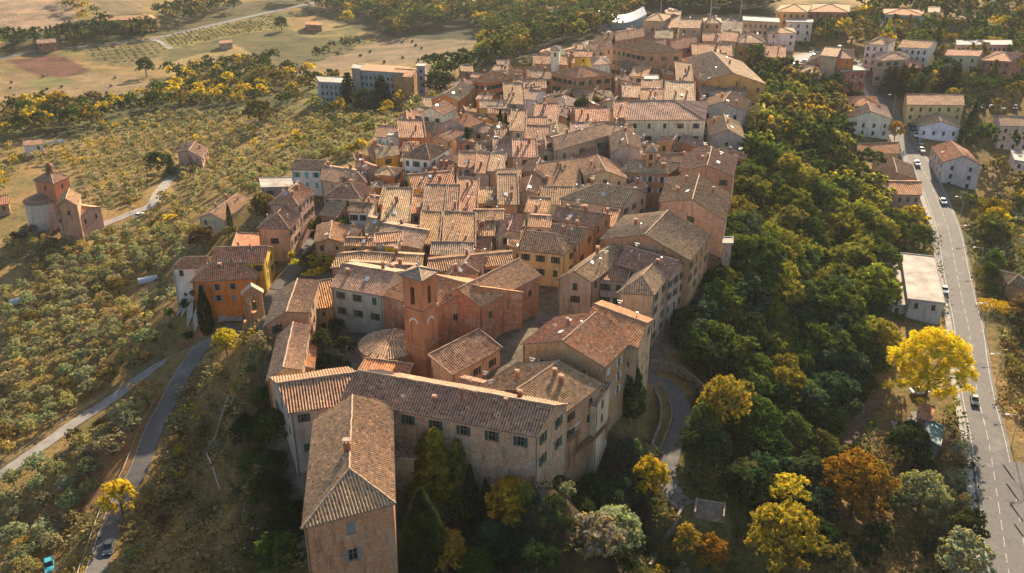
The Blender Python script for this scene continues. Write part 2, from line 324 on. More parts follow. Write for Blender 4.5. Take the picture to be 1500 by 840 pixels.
REG=[ # soil / crop colour of each parcel
 ([(0,98),(60,116),(130,104),(205,112),(245,135),(150,152),(0,158)],(.22,.155,.085)),
 ([(8,89),(85,79),(132,104),(75,118)],(.13,.065,.045)),
 ([(30,122),(80,112),(110,120),(60,135)],(.15,.14,.06)),
 ([(-60,-20),(85,-20),(118,30),(60,46),(-60,58)],(.31,.21,.14)),([(118,-20),(225,-20),(205,20),(145,28)],(.21,.15,.09)),
 ([(470,88),(560,60),(640,45),(690,43),(716,62),(700,78),(640,85),(600,95),(520,90),(490,118),(430,110)],(.19,.135,.085)),
 ([(232,96),(340,64),(452,56),(400,80),(300,98),(240,114)],(.26,.185,.08)),([(480,25),(560,18),(545,34),(470,48),(430,70),(380,75),(430,45)],(.26,.185,.08)),
 ([(110,62),(235,58),(250,75),(190,100),(140,92)],(.16,.13,.06)),([(235,56),(400,22),(420,40),(300,62),(250,72)],(.22,.18,.07)),
 ([(0,52),(60,46),(118,30),(160,30),(240,50),(160,62),(60,76),(0,84)],(.07,.065,.03)),([(250,72),(300,62),(420,40),(455,58),(340,66),(232,96)],(.12,.105,.045)),([(225,20),(345,4),(400,0),(470,0),(400,20),(240,52)],(.10,.085,.04)),([(340,64),(455,57),(560,50),(490,80),(430,108),(400,90)],(.10,.09,.04)),([(240,114),(300,98),(400,82),(440,112),(430,160),(330,165),(240,165)],(.13,.105,.05)),([(700,100),(720,60),(560,50),(400,0),(1130,0),(1130,25),(960,25),(860,60),(760,95)],(.06,.058,.03)),
 ([(580,-12),(720,-12),(715,8),(580,10)],(.35,.34,.10)),([(60,200),(300,150),(420,260),(250,320),(100,240)],(.25,.17,.07)),
 ([(0,150),(240,135),(420,120),(430,160),(200,190),(0,210)],(.11,.10,.045)),
 (OLP[0],(.30,.20,.085)),(OLP[1],(.31,.20,.085)),([(120,780),(60,840),(20,860),(20,790),(150,650),(255,560),(230,640),(160,750)],(.30,.16,.07)),
 ([(1280,640),(1300,640),(1330,860),(1270,860)],(.27,.15,.08)),([(1480,560),(1520,600),(1520,680),(1460,600),(1440,480)],(.27,.17,.07)),
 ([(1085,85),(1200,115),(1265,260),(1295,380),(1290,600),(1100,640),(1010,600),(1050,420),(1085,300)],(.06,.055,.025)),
 ([(268,560),(310,500),(380,480),(392,540),(360,600),(340,700),(360,860),(190,860),(210,740),(240,620)],(.30,.185,.075)),([(350,600),(385,520),(400,600),(445,840),(360,860),(335,700)],(.12,.085,.045)),
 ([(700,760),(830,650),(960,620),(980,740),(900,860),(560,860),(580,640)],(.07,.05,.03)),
 ([(1455,300),(1500,280),(1500,420),(1440,400)],(.14,.13,.05))]
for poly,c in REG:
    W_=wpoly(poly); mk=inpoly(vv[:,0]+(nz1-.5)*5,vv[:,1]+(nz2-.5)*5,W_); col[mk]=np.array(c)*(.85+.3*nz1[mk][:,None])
CORE=[(430,838),(400,600),(375,500),(390,430),(420,395),(450,330),(480,290),(540,230),(640,170),(700,120),(760,95),(860,60),(960,25),(1130,30),(1150,90),(1100,125),(1110,190),(1085,260),(1065,390),(1000,500),(945,560),(880,620),(830,690),(790,745),(640,720),(600,650),(575,690),(580,800)]
TOWN=[H0p(*p)[:2] for p in CORE]
mk=inpoly(vv[:,0],vv[:,1],TOWN); col[mk]=np.array([.19,.155,.12])*(.8+.4*nz1[mk][:,None])
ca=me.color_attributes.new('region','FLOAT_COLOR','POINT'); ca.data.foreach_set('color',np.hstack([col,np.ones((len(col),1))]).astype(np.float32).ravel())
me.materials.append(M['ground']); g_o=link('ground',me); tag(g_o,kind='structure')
# ------------------------------------------------------------------ roads
def ribbon(name,P,off0,off1,dz,mat,kind='structure',thick=0,dash=None,label=None):
    T=np.gradient(P[:,:2],axis=0); T/=np.linalg.norm(T,axis=1)[:,None]+1e-9; Nn=np.stack([T[:,1],-T[:,0]],1)
    L=P[:,:2]+Nn*off0; Rr=P[:,:2]+Nn*off1; b=MB(); s=0
    for i in range(len(P)-1):
        s+=np.linalg.norm(P[i+1,:2]-P[i,:2])
        if dash and (s%(dash[0]+dash[1]))>dash[0]: continue
        z0,z1=P[i,2]+dz,P[i+1,2]+dz
        b.face([(L[i][0],L[i][1],z0),(Rr[i][0],Rr[i][1],z0),(Rr[i+1][0],Rr[i+1][1],z1),(L[i+1][0],L[i+1][1],z1)])
        if thick:
            for E in (L,Rr): b.face([(E[i][0],E[i][1],z0-thick),(E[i][0],E[i][1],z0),(E[i+1][0],E[i+1][1],z1),(E[i+1][0],E[i+1][1],z1-thick)])
    o=link(name,b.mesh(name,mat)); 
    if kind: tag(o,kind=kind)
    return o
for k,P in road_pts.items():
    wd=ROADS[k][1]; mat={'main_road':'asphalt','hillside_road':'asphalt','far_road':'asphalt','village_street':'asphalt','church_lane':'gravel','garden_path':'asphalt','white_path':'gravel','farm_track':'gravel','dirt_path':'soil'}[k]
    ribbon(k,P,-wd/2,wd/2,.14,mat,thick=.3)
P=road_pts['main_road']; P1=densify(P,.8)[::1]
ribbon('road_marking',P1,-.07,.07,.148,'road_paint',dash=(3,2)); ribbon('road_marking',P,-3.55,-3.40,.148,'road_paint'); ribbon('road_marking',P,3.40,3.55,.148,'road_paint')
ribbon('road_marking',road_pts['hillside_road'],-1.85,-1.74,.148,'road_paint')
ribbon('pavement',P[:int(len(P)*.97)],-5.6,-4.1,.28,'concrete',thick=.3)
def sheet(name,pp,dz,mat,z=None):
    b=MB(); W_=[gp(*p) for p in pp]; zz=np.mean([p[2] for p in W_]) if z is None else z
    # grid-follow sheet
    xs_=[p[0] for p in W_]; ys_=[p[1] for p in W_]; st_=2.0
    X,Y=np.meshgrid(np.arange(min(xs_)-st_,max(xs_)+st_,st_),np.arange(min(ys_)-st_,max(ys_)+st_,st_)); Z=H(X.ravel(),Y.ravel()).reshape(X.shape)+dz
    In=inpoly(X,Y,W_)
    for i in range(X.shape[0]-1):
        for j in range(X.shape[1]-1):
            if In[i,j] and In[i+1,j] and In[i,j+1] and In[i+1,j+1]:
                b.face([(X[i,j],Y[i,j],Z[i,j]),(X[i,j+1],Y[i,j+1],Z[i,j+1]),(X[i+1,j+1],Y[i+1,j+1],Z[i+1,j+1]),(X[i+1,j],Y[i+1,j],Z[i+1,j])])
    o=link(name,b.mesh(name,mat)); tag(o,kind='structure'); return o
sheet('square',[(1150,82),(1200,72),(1262,92),(1278,112),(1245,122),(1160,108)],.45,'asphalt')
sheet('junction',[(1462,648),(1520,700),(1520,830),(1492,800),(1478,745)],.35,'asphalt')
sheet('driveway',[(243,470),(280,440),(300,442),(330,452),(372,446),(380,462),(330,480),(300,492),(262,487)],.5,'concrete')
sheet('yard',[(1300,615),(1340,600),(1375,625),(1350,655),(1305,648)],.35,'gravel')
# ------------------------------------------------------------------ houses
COLS={'cream':(.58,.46,.31),'tan':(.50,.36,.225),'ochre':(.55,.33,.12),'yellow':(.70,.43,.06),'orange':(.52,.20,.07),'pink':(.55,.36,.26),'grey':(.36,.33,.29),'white':(.68,.64,.57),'brick':(.50,.275,.15),'red':(.42,.15,.09),'blue':(.46,.55,.60),'stone':(.46,.35,.25)}
RC={'r':(.43,.265,.155),'b':(.36,.23,.145),'t':(.50,.255,.125),'l':(.48,.34,.215),'g':(.35,.28,.21),'d':(.27,.18,.12)}
SH={'g':(.03,.09,.065),'b':(.10,.055,.03),'w':(.55,.60,.60),'t':(.05,.38,.36),'d':(.04,.045,.045),'G':(.22,.24,.23)}
def make_window_mesh(far):
    b=MB(); b.cur=0; w_,h_=.95,1.45
    b.face([(-w_/2,.16,0),(w_/2,.16,0),(w_/2,.16,h_),(-w_/2,.16,h_)])
    b.cur=1
    for x in (-w_/2+.03,0,w_/2-.03): b.box((x,.12,h_/2),(.06,.06,h_))
    for z in (.03,h_-.03,h_*.6): b.box((0,.121,z),(w_,.05,.05))
    b.cur=2; b.box((0,-.03,-.05),(w_+.2,.16,.08))
    return b.mesh('window',['glass','window_frame','old_stone'])
WIN=make_window_mesh(False)
b=MB(); b.box((0,0,.72),(.48,.05,1.46)); 
for k_ in range(9): b.box((0,-.03,.12+k_*.15),(.40,.02,.05))
SHUT=b.mesh('shutter','shutter_paint')
b=MB(); b.box((0,0,.6),(.62,.45,1.5)); b.box((0,0,1.40),(.78,.6,.1)); b.cur=1
for x in (-.16,.16): b.box((x,0,1.6),(.14,.3,.3))
b.box((0,0,1.78),(.8,.55,.07)); CH1=b.mesh('chimney',['brick_plain','ridge'])
b=MB(); b.box((0,0,.5),(.5,.5,1.3)); b.cur=1; b.tube((0,0,1.1),(0,0,1.6),.17,.15,10); b.tube((0,0,1.6),(0,0,1.75),.24,.05,10); CH2=b.mesh('chimney',['old_stone','brick_plain'])
b=MB(); b.tube((0,0,-.3),(0,0,1.3),.12,.12,10); b.tube((0,0,1.3),(0,0,1.5),.2,.2,10); CH3=b.mesh('chimney','galv')
b=MB(); b.tube((0,0,-.3),(0,0,2.6),.025,.025,6); b.tube((-.6,0,2.5),(.6,0,2.5),.02,.02,5)
for k_ in range(6): b.tube((-.5+k_*.2,-.28,2.5),(-.5+k_*.2,.28,2.5),.012,.012,4)
b.tube((-.4,0,2.0),(.3,0,2.0),.02,.02,5)
for k_ in range(4): b.tube((-.35+k_*.2,-.22,2.0),(-.35+k_*.2,.22,2.0),.012,.012,4)
ANT=b.mesh('antenna','galv')
b=MB(); b.tube((0,0,-.3),(0,0,1.0),.03,.03,6)
rr_=[(.0,.0),(.2,.03),(.36,.10),(.42,.16)]
for j in range(3):
    for k_ in range(12):
        a0,a1=2*math.pi*k_/12,2*math.pi*(k_+1)/12; (ra,ya),(rb,yb)=rr_[j],rr_[j+1]
        b.face([(ra*math.cos(a0),-ya,1.1+ra*math.sin(a0)),(rb*math.cos(a0),-yb,1.1+rb*math.sin(a0)),(rb*math.cos(a1),-yb,1.1+rb*math.sin(a1)),(ra*math.cos(a1),-ya,1.1+ra*math.sin(a1))])
b.tube((0,0,1.0),(0,-.5,1.1),.015,.015,4); DISH=b.mesh('satellite_dish','white_paint')
b=MB(); b.box((0,0,.06),(.9,1.25,.14)); b.cur=1; b.box((0,0,.14),(.76,1.1,.03)); SKYL=b.mesh('skylight',['white_paint','galv'])

def wall_face(b,P,Q,z0,z1,rects):
    P=Vector(P[:2]); Q=Vector(Q[:2]); L=(Q-P).length; d=(Q-P)/L; n=Vector((d.y,-d.x))
    X=sorted(set([0,L]+[round(v,3) for r in rects for v in (r[0],r[1])])); Z=sorted(set([z0,z1]+[round(v,3) for r in rects for v in (r[2],r[3])]))
    pt=lambda s,z,i=0:(P.x+d.x*s-n.x*i,P.y+d.y*s-n.y*i,z)
    for i in range(len(X)-1):
        xm=(X[i]+X[i+1])/2
        # merge vertical runs
        for j in range(len(Z)-1):
            zm=(Z[j]+Z[j+1])/2
            if any(r[0]<xm<r[1] and r[2]<zm<r[3] for r in rects): continue
            b.face([pt(X[i],Z[j]),pt(X[i+1],Z[j]),pt(X[i+1],Z[j+1]),pt(X[i],Z[j+1])],[(X[i],Z[j]),(X[i+1],Z[j]),(X[i+1],Z[j+1]),(X[i],Z[j+1])])
    for r in rects:
        a,c,e,f=r; I=.22
        for s0,s1,za,zb in ((a,a,e,f),(c,c,f,e)): b.face([pt(s0,za),pt(s1,za,I),pt(s1,zb,I),pt(s0,zb)][::-1],[(0,za),(I,za),(I,zb),(0,zb)])
        b.face([pt(a,e),pt(c,e),pt(c,e,I),pt(a,e,I)]); b.face([pt(a,f,I),pt(c,f,I),pt(c,f),pt(a,f)])
def roof_plane(b,poly,corr,amp=.07,per=.45,rseed=0):
    E0,E1=Vector(poly[0]),Vector(poly[1]); u=(E1-E0).normalized(); c=sum((Vector(p) for p in poly),Vector())/len(poly)
    nrm=Vector((0,0,0))
    for i in range(len(poly)): nrm+=Vector(poly[i]).cross(Vector(poly[(i+1)%len(poly)]))
    nrm.normalize(); 
    if nrm.z<0: nrm=-nrm
    s=nrm.cross(u); 
    if (c-E0).dot(s)<0: s=-s
    pts=[((Vector(p)-E0).dot(u),(Vector(p)-E0).dot(s)) for p in poly]
    umin,umax=min(p[0] for p in pts),max(p[0] for p in pts)
    def ext(x):
        vs_=[]
        for i in range(len(pts)):
            (x0,y0),(x1,y1)=pts[i],pts[(i+1)%len(pts)]
            if abs(x1-x0)<1e-6:
                if abs(x-x0)<1e-3: vs_+=[y0,y1]
                continue
            t=(x-x0)/(x1-x0)
            if -1e-6<=t<=1+1e-6: vs_.append(y0+(y1-y0)*t)
        return (min(vs_),max(vs_)) if vs_ else None
    step=per/4 if corr else 4.0
    n=max(1,int(round((umax-umin)/step))); us=[umin+(umax-umin)*i/n for i in range(n+1)]
    for p in pts: us.append(p[0])
    us=sorted(set(round(x,4) for x in us)); cols=[]
    vmax=max(p[1] for p in pts); nv=max(1,int(vmax/2.5)) if corr else 1
    for x in us:
        e=ext(min(max(x,umin),umax)); 
        if e is None: e=(0,0)
        hh=amp*math.cos(2*math.pi*x/per) if corr else 0
        colp=[]
        for j in range(nv+1):
            v=e[0]+(e[1]-e[0])*j/nv; p=E0+u*x+s*v
            sag=(float(vnoise(p.x,p.y,3.0,rseed+9))-.5)*.16 if corr else 0
            colp.append((p+nrm*hh+Vector((0,0,sag)),((x-(0 if corr else 0))*.45/per,vmax-v)))
        cols.append(colp)
    for i in range(len(cols)-1):
        for j in range(nv):
            a,c_,d,e=cols[i][j],cols[i+1][j],cols[i+1][j+1],cols[i][j+1]
            b.face([a[0],c_[0],d[0],e[0]],[a[1],c_[1],d[1],e[1]])
    th=Vector((0,0,-.20)); dn=Vector((0,0,-.12)); b.cur=2
    P=[Vector(p) for p in poly]; b.face([p+th for p in P][::-1])
    for i in range(len(P)):
        a,c_=P[i],P[(i+1)%len(P)]; b.face([a+th,c_+th,c_+Vector((0,0,.03)),a+Vector((0,0,.03))])
    b.cur=0
def caps(b,p,q,r=.15):
    p=Vector(p); q=Vector(q); n=max(1,int((q-p).length/1.1)); b.cur=1; last=p
    for i in range(1,n+1):
        c=p+(q-p)*i/n+Vector((rng.uniform(-.05,.05),rng.uniform(-.05,.05),rng.uniform(-.03,.05))) if i<n else q
        b.tube(last+Vector((0,0,.05)),c+Vector((0,0,.05)),r*rng.uniform(.9,1.15),r,6,False); last=c
    b.cur=0
HOUSES=[]; FOOT=[]
def zfor(px,py,hh):
    z=10.0
    for _ in range(30):
        p=at(px,py,z); z=.5*z+.5*(float(H(p[0],p[1])[0])+hh)
    return z
def house(A,B,C,z,roof='x',wall='tan',rise=None,side='R',rc=None,sh=None,label=None,name='house',cat='house',zA=None,win=None,nf=4,stuff=True,wsz=1.08,mat=None,base=None,group='houses of the old town',sink=1.5,col=None,hh=None):
    if hh: z=zfor((A[0]+B[0])/2,(A[1]+B[1])/2,hh)
    a=Vector(at(*A,z)); b_=Vector(at(*B,z)); c=Vector(at(*C,z))
    U=b_-a; V=(c-b_) if side=='R' else (c-a)
    if V.y<0 and abs(V.y)>abs(V.x): V=-V
    W,D=U.length,V.length
    # ensure CCW (V to the left of U)
    if U.x*V.y-U.y*V.x<0: V=-V
    cor=[a,a+U,a+U+V,a+V]; xs_=[p.x for p in cor]; ys_=[p.y for p in cor]
    gz=H(np.array(xs_+[sum(xs_)/4]),np.array(ys_+[sum(ys_)/4])); zb=base if base is not None else min(float(gz.min())-sink,z-3)
    cen=(a+U*.5+V*.5); org=Vector((cen.x,cen.y,max(zb,float(gz.mean())))) ; dep=proj(cen.x,cen.y,z)[2]
    if rise is None: rise=(.30 if roof[0] in 'xyp' else .34)*((D if roof[0]=='x' else W)/2 if roof[0] in 'xyp' else (D if roof in('sf','sb') else W)*.8)
    rise=min(rise,4.2)
    pt=lambda aa,bb,h:(a.x+U.x*aa+V.x*bb,a.y+U.y*aa+V.y*bb,z+h)
    oa,ob=.38/W,.38/D; planes=[]; ridges=[]
    kind=roof[0]
    if kind=='p': roof='xlr'; kind='x'; pyr=True
    else: pyr=False
    if kind=='x' or kind=='y':
        if kind=='x': Pn=pt; o1,o2=oa,ob; h0,h1_='l' in roof[1:],'r' in roof[1:]; L1,L2=W,D
        else: Pn=lambda s,t,h: pt(t,s,h); o1,o2=ob,oa; h0,h1_='f' in roof[1:],'b' in roof[1:]; L1,L2=D,W
        ha=min(.5,(L2/2/L1) if not pyr else .5); r0=ha if h0 else -o1; r1=1-ha if h1_ else 1+o1
        if h0 and h1_ and r0>r1: r0=r1=.5
        e=-2*o2*rise; 
        planes.append([Pn(-o1,-o2,e),Pn(1+o1,-o2,e),Pn(r1,.5,rise),Pn(r0,.5,rise)]); planes.append([Pn(1+o1,1+o2,e),Pn(-o1,1+o2,e),Pn(r0,.5,rise),Pn(r1,.5,rise)])
        if h0: planes.append([Pn(-o1,1+o2,e),Pn(-o1,-o2,e),Pn(r0,.5,rise)]); ridges+=[(Pn(-o1,-o2,e),Pn(r0,.5,rise)),(Pn(-o1,1+o2,e),Pn(r0,.5,rise))]
        if h1_: planes.append([Pn(1+o1,-o2,e),Pn(1+o1,1+o2,e),Pn(r1,.5,rise)]); ridges+=[(Pn(1+o1,-o2,e),Pn(r1,.5,rise)),(Pn(1+o1,1+o2,e),Pn(r1,.5,rise))]
        if (Vector(Pn(r0,.5,rise))-Vector(Pn(r1,.5,rise))).length>.3: ridges.append((Pn(r0,.5,rise),Pn(r1,.5,rise)))
        def hf(aa,bb):
            s,t=(aa,bb) if kind=='x' else (bb,aa); h=min(2*t,2*(1-t))
            if h0: h=min(h,s/ha)
            if h1_: h=min(h,(1-s)/ha)
            return h*rise
    elif kind=='s':
        k2=roof[1]; f={'f':lambda aa,bb:bb*rise,'b':lambda aa,bb:(1-bb)*rise,'r':lambda aa,bb:(1-aa)*rise,'l':lambda aa,bb:aa*rise}[k2]; hf=f
        c4=[(-oa,-ob),(1+oa,-ob),(1+oa,1+ob),(-oa,1+ob)]; st0={'f':0,'r':1,'b':2,'l':3}[k2]; c4=c4[st0:]+c4[:st0]
        planes.append([pt(x,y,f(x,y)) for x,y in c4]); ridges.append((planes[0][2],planes[0][3])); ridges.append((planes[0][1],planes[0][2])); ridges.append((planes[0][0],planes[0][3]))
    else: hf=lambda aa,bb:0.0
    root=bpy.data.objects.new(name,None); COL.objects.link(root); root.location=org
    # roof
    rb=MB(); sub=lambda p:(p[0]-org.x,p[1]-org.y,p[2]-org.z)
    if kind=='f':
        P=[pt(-oa,-ob,.0),pt(1+oa,-ob,.0),pt(1+oa,1+ob,.0),pt(-oa,1+ob,.0)]; P=[Vector(sub(p)) for p in P]; up=Vector((0,0,.28))
        rb.face([p+up for p in P]); rb.face(P[::-1]); rb.cur=1
        for i in range(4): rb.face([P[i],P[(i+1)%4],P[(i+1)%4]+up,P[i]+up])
        cin=sum(P,Vector())/4   # parapet lip
        for i in range(4):
            p0,p1=P[i]+up,P[(i+1)%4]+up; q0,q1=p0+(cin-p0).normalized()*.35,p1+(cin-p1).normalized()*.35; l=Vector((0,0,.22))
            rb.face([p0,p1,p1+l,p0+l]); rb.face([p0+l,p1+l,q1+l,q0+l]); rb.face([q1,q0,q0+l,q1+l])
        rmesh=rb.mesh('roof',['flatroof','concrete'])
    else:
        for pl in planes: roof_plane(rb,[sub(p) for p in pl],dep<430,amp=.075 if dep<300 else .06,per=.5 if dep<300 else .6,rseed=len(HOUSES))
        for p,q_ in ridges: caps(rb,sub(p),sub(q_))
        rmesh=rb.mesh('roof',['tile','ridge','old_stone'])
    rcv=RC[rc] if rc else RC[rng.choice('rrrbbllgd')]
    rcv=tuple(v*rng.uniform(.9,1.12) for v in rcv)
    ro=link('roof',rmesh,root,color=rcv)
    # walls
    wb=MB(); wm=mat or ('brick_wall' if wall in('brick','red') else 'stone_wall' if wall=='stone' else 'plaster_wall')
    ab=[(0,0),(1,0),(1,1),(0,1)]; wins=[]
    shc=sh if sh is not None else rng.choice(['g','g','b','d','G','b','n'])
    for i,fn in enumerate('FRBL'):
        p,q_=cor[i],cor[(i+1)%4]; d=(q_-p).xy; L=d.length; d.normalize(); n=Vector((d.y,-d.x)); mid=(p+q_)/2
        facing=n.dot(Vector((-mid.x,-mid.y)).normalized())>.06
        rects=[]
        if facing and (win is None or fn in win):
            spec=win.get(fn) if isinstance(win,dict) else None
            gm=float(H(mid.x+n.x*1,mid.y+n.y*1)[0])
            if spec:
                ncol,rows=spec
            else:
                ncol=int((L-1.0)/3.1) if L>3.2 else 0; rows=[1.65+3.05*k for k in range(nf)]
            for r,dz in enumerate(rows):
                zc=z-dz
                if zc-.75<gm+.6 and not spec: break
                for k in range(ncol):
                    if not spec and rng.random()<.22: continue
                    s=(k+.5)*L/ncol+(rng.uniform(-.25,.25) if not spec else 0); ww,hh=.95*wsz,1.45*wsz
                    if not spec and rng.random()<.15: ww,hh=.7,.95
                    rects.append((s-ww/2,s+ww/2,zc-hh/2,zc+hh/2)); wins.append((p+Vector((d.x*s,d.y*s,0)),zc-hh/2,math.atan2(d.y,d.x),ww,hh,n,bool(spec)))
        wb_rects=[(r[0],r[1],r[2]-org.z,r[3]-org.z) for r in rects]
        wall_face(wb,(p.x-org.x,p.y-org.y),(q_.x-org.x,q_.y-org.y),zb-org.z,z-org.z-.02,wb_rects)
        h0_,h1__=hf(*ab[i]),hf(*ab[(i+1)%4]); am=((ab[i][0]+ab[(i+1)%4][0])/2,(ab[i][1]+ab[(i+1)%4][1])/2); hm=hf(*am)
        if max(h0_,h1__,hm)>.05:
            zo=z-org.z-.02; e=.04; pts=[(p.x-org.x,p.y-org.y,zo),(q_.x-org.x,q_.y-org.y,zo)]; uvs=[(0,zo),(L,zo)]
            if h1__>.05: pts.append((q_.x-org.x,q_.y-org.y,zo+h1__-e)); uvs.append((L,zo+h1__))
            if abs(hm-(h0_+h1__)/2)>.02: pts.append((mid.x-org.x,mid.y-org.y,zo+hm-e)); uvs.append((L/2,zo+hm))
            if h0_>.05: pts.append((p.x-org.x,p.y-org.y,zo+h0_-e)); uvs.append((0,zo+h0_))
            if len(pts)>=3: wb.face(pts,uvs)
        # gutter downpipe
        if facing and dep<330 and fn in 'FR' and L>4:
            s=.25; pp=(p.x+d.x*s+n.x*.12-org.x,p.y+d.y*s+n.y*.12-org.y); wb.cur=1; wb.tube((pp[0],pp[1],zb-org.z),(pp[0],pp[1],z-org.z-.2),.06,.06,5,False); wb.cur=0
    wc=col or COLS[wall]; wc=tuple(min(.8,v*rng.uniform(.92,1.08)) for v in wc)
    link('wall',wb.mesh('wall',[wm,'bronze']),root,color=wc)
    for wp,zz,rz,ww,hh,n,sp_ in wins:
        wo=link('window',WIN,root,(wp.x-org.x,wp.y-org.y,zz-org.z),rz,scale=(ww/.95,1,hh/1.45))
        if shc!='n' and dep<420 and ww>.8:
            cl=rng.random()<.38
            for sgn in (-1,1):
                x=sgn*(.235 if cl else .735); ry=0
                s_=link('shutter',SHUT,wo,(x,-.04 if not cl else .03,0),0,color=SH[shc])
    # roof furniture
    if kind!='f' and stuff:
        nch=rng.choice([1,2,2,3,4]) if W*D>60 else rng.choice([0,1,1,2])
        def rp(aa,bb,dz=0): x=pt(aa,bb,hf(aa,bb)+dz); return (x[0]-org.x,x[1]-org.y,x[2]-org.z)
        for k in range(nch):
            aa,bb=rng.uniform(.15,.85),rng.uniform(.15,.85); link('chimney',rng.choice([CH1,CH1,CH2,CH3]),ro,rp(aa,bb,-.1),math.atan2(U.y,U.x),scale=(rng.uniform(.8,1.3),rng.uniform(.8,1.2),rng.uniform(.8,1.15)))
        if dep<400 and rng.random()<.6: link('antenna',ANT,ro,rp(rng.uniform(.2,.8),rng.uniform(.3,.7)),rng.uniform(-1,1))
        if dep<400 and rng.random()<.5: link('satellite_dish',DISH,ro,rp(rng.uniform(.1,.9),rng.uniform(.1,.5)),rng.uniform(-.6,.6),scale=(.85,.85,.85))
        if dep<360 and rng.random()<.3:
            aa,bb=rng.uniform(.3,.7),rng.uniform(.2,.4); p0=Vector(rp(aa,bb)); px_=Vector(rp(aa+.02,bb))-p0; py_=Vector(rp(aa,bb+.02))-p0; xx=px_.normalized(); zz_=xx.cross(py_).normalized(); yy=zz_.cross(xx)
            so_=link('skylight',SKYL,ro); mm_=Matrix((xx,yy,zz_)).transposed().to_4x4(); mm_.translation=p0; so_.matrix_local=mm_
    HOUSES.append(dict(o=root,px=((A[0]+B[0])/2,(A[1]+B[1])/2),wall=wall,roof=roof,W=W*D,label=label,cat=cat,group=group,rc=rc,L=max(W,D),h=z-float(gz.mean()),pyr=pyr,shc=shc if wins else 'n'))
    FOOT.append([(p.x,p.y) for p in cor])
    return dict(root=root,roof=ro,a=a,U=U,V=V,z=z,org=org,pt=pt,hf=hf,W=W,D=D)
# ------------------------------------------------------------------ the convent and church in the foreground
h=house
CV='foreground convent wings'
r1_=h((445,770),(576,735),(573,590),36,'yf','brick',3.0,rc='l',stuff=False,sh='G',label='long brick end wing of the convent with hipped lichen tile roof, nearest the viewer',name='convent_wing',cat='building',col=(.56,.28,.15),win={'F':(1,[2.6,7.6])},group=None,wsz=1.45)
h((500,583),(784,637),(830,591),36,'x','tan',2.6,rc='b',sh='g',label='long convent range with blotched plaster wall and ribbed tile roof ending at tall stone gable',name='convent_wing',cat='building',win={'F':(7,[1.9]),'R':(2,[2.2,6.5])},group=None,wsz=1.25,mat='stone_wall',col=(.50,.345,.215))
h((425,603),(540,586),(398,553),35.6,'x','grey',2.2,side='L',rc='b',label='left corner block of the convent with blue-grey plaster side wall',name='convent_wing',cat='building',group=None,stuff=False)
h((392,556),(440,540),(452,477),34,'y','brick',1.6,rc='l',label='narrow pale-roofed wing running back from the convent, lower half',name='convent_wing',cat='building',group=None,stuff=False)
h((388,476),(452,457),(466,411),35.5,'y','brick',1.6,rc='l',label='narrow pale-roofed wing running back from the convent, upper half',name='convent_wing',cat='building',group=None,stuff=False)
h((441,541),(458,538),(464,493),30,'sr','brick',1.0,rc='t',label='small red lean-to beside the narrow convent wing',name='lean_to',cat='annex',group=None,stuff=False)
h((486,419),(560,432),(592,396),36,'x','grey',2.4,rc='l',sh='g',label='grey rendered house with green shutters to the left of the bell tower',win={'F':(3,[1.9,5.6])},col=(.42,.38,.33))
h((557,431),(633,452),(765,428),36,'x','brick',3.2,rc='t',label='brick church nave with rough right wall behind the bell tower',col=(.44,.205,.105),name='church_nave',cat='church',stuff=False,win={'F':(1,[2.2]),'R':(2,[3.0])},group=None)
h((641,436),(703,447),(790,402),36.5,'y','brick',3.0,rc='l',label='brick hall with pale gabled roof to the right of the church nave',col=(.44,.215,.115),name='church_hall',cat='building',stuff=False,win={'R':(3,[3.5])},group=None)
h((632,537),(663,547),(732,509),31,'sr','tan',2.4,rc='d',sh='d',label='low sacristy with dark lean-to tile roof at the foot of the bell tower',name='sacristy',cat='annex',stuff=False,win={'R':(3,[2.6])},group=None)
h((766,503),(885,536),(929,494),36,'y','brick',3.0,rc='t',sh='w',label='large house with smooth terracotta roof, skylights and six chimneys',win={'R':(3,[2.3,5.4,8.4]),'F':(2,[3.2])})
h((858,478),(933,507),(955,467),36,'x','tan',2.0,rc='t',label='house with orange tile roof wedged behind the smooth terracotta roof')
h((695,572),(822,606),(880,563),34,'y','brick',2.6,rc='b',label='house with two white skylights behind the long convent range',win={'R':(2,[2.2,5.4])})
h((856,588),(873,593),(893,566),31.5,'sf','cream',.6,rc='b',sh='d',label='narrow pale house above the terrace with white awning',win={'R':(1,[1.8,4.8])},stuff=False)
h((818,408),(866,412),(925,368),35.5,'y','tan',2.2,rc='l',label='tan house with curved pale roof facing the small street square')
h((878,408),(916,412),(925,392),34.5,'sf','grey',1.4,rc='d',sh='g',label='recessed grey house with ribbed dark roof between two tan houses',stuff=False,win={'F':(2,[2,5.2])})
h((907,427),(957,430),(978,404),36,'yf','tan',2.4,rc='l',sh='g',label='tan corner house with small hipped roof on the town edge',stuff=False,win={'R':(2,[1.9,5,8.2,11.2])},sink=4)
h((905,386),(978,408),(1004,388),36,'x','stone',2.6,rc='b',sh='g',label='long weathered stone house on the town edge with balcony over the slope',win={'R':(3,[2,5,8.2,11.3])},sink=4)
h((880,350),(1010,380),(1040,343),38,'y','brick',3.6,rc='b',sh='g',label='largest brick gabled house on the right edge of the town',win={'R':(4,[2.2,5.3,8.5]),'F':(2,[3])},sink=4)
h((966,295),(1062,323),(1069,284),37.5,'y','stone',3.0,rc='b',label='bare stone gabled house above the small corner turret',win={'F':(1,[2.4])},sink=4)
h((1060,358),(1072,358),(1072,350),33,'f','stone',0,label='small square stone turret on the outer wall of the town',name='turret',cat='turret',stuff=False,win=(),sink=5,group=None)
h((996,250),(1074,257),(1079,230),38.5,'y','brick',2.2,rc='r',label='brick gabled house with white painted left half',win={'F':(3,[2.4])},sink=4)
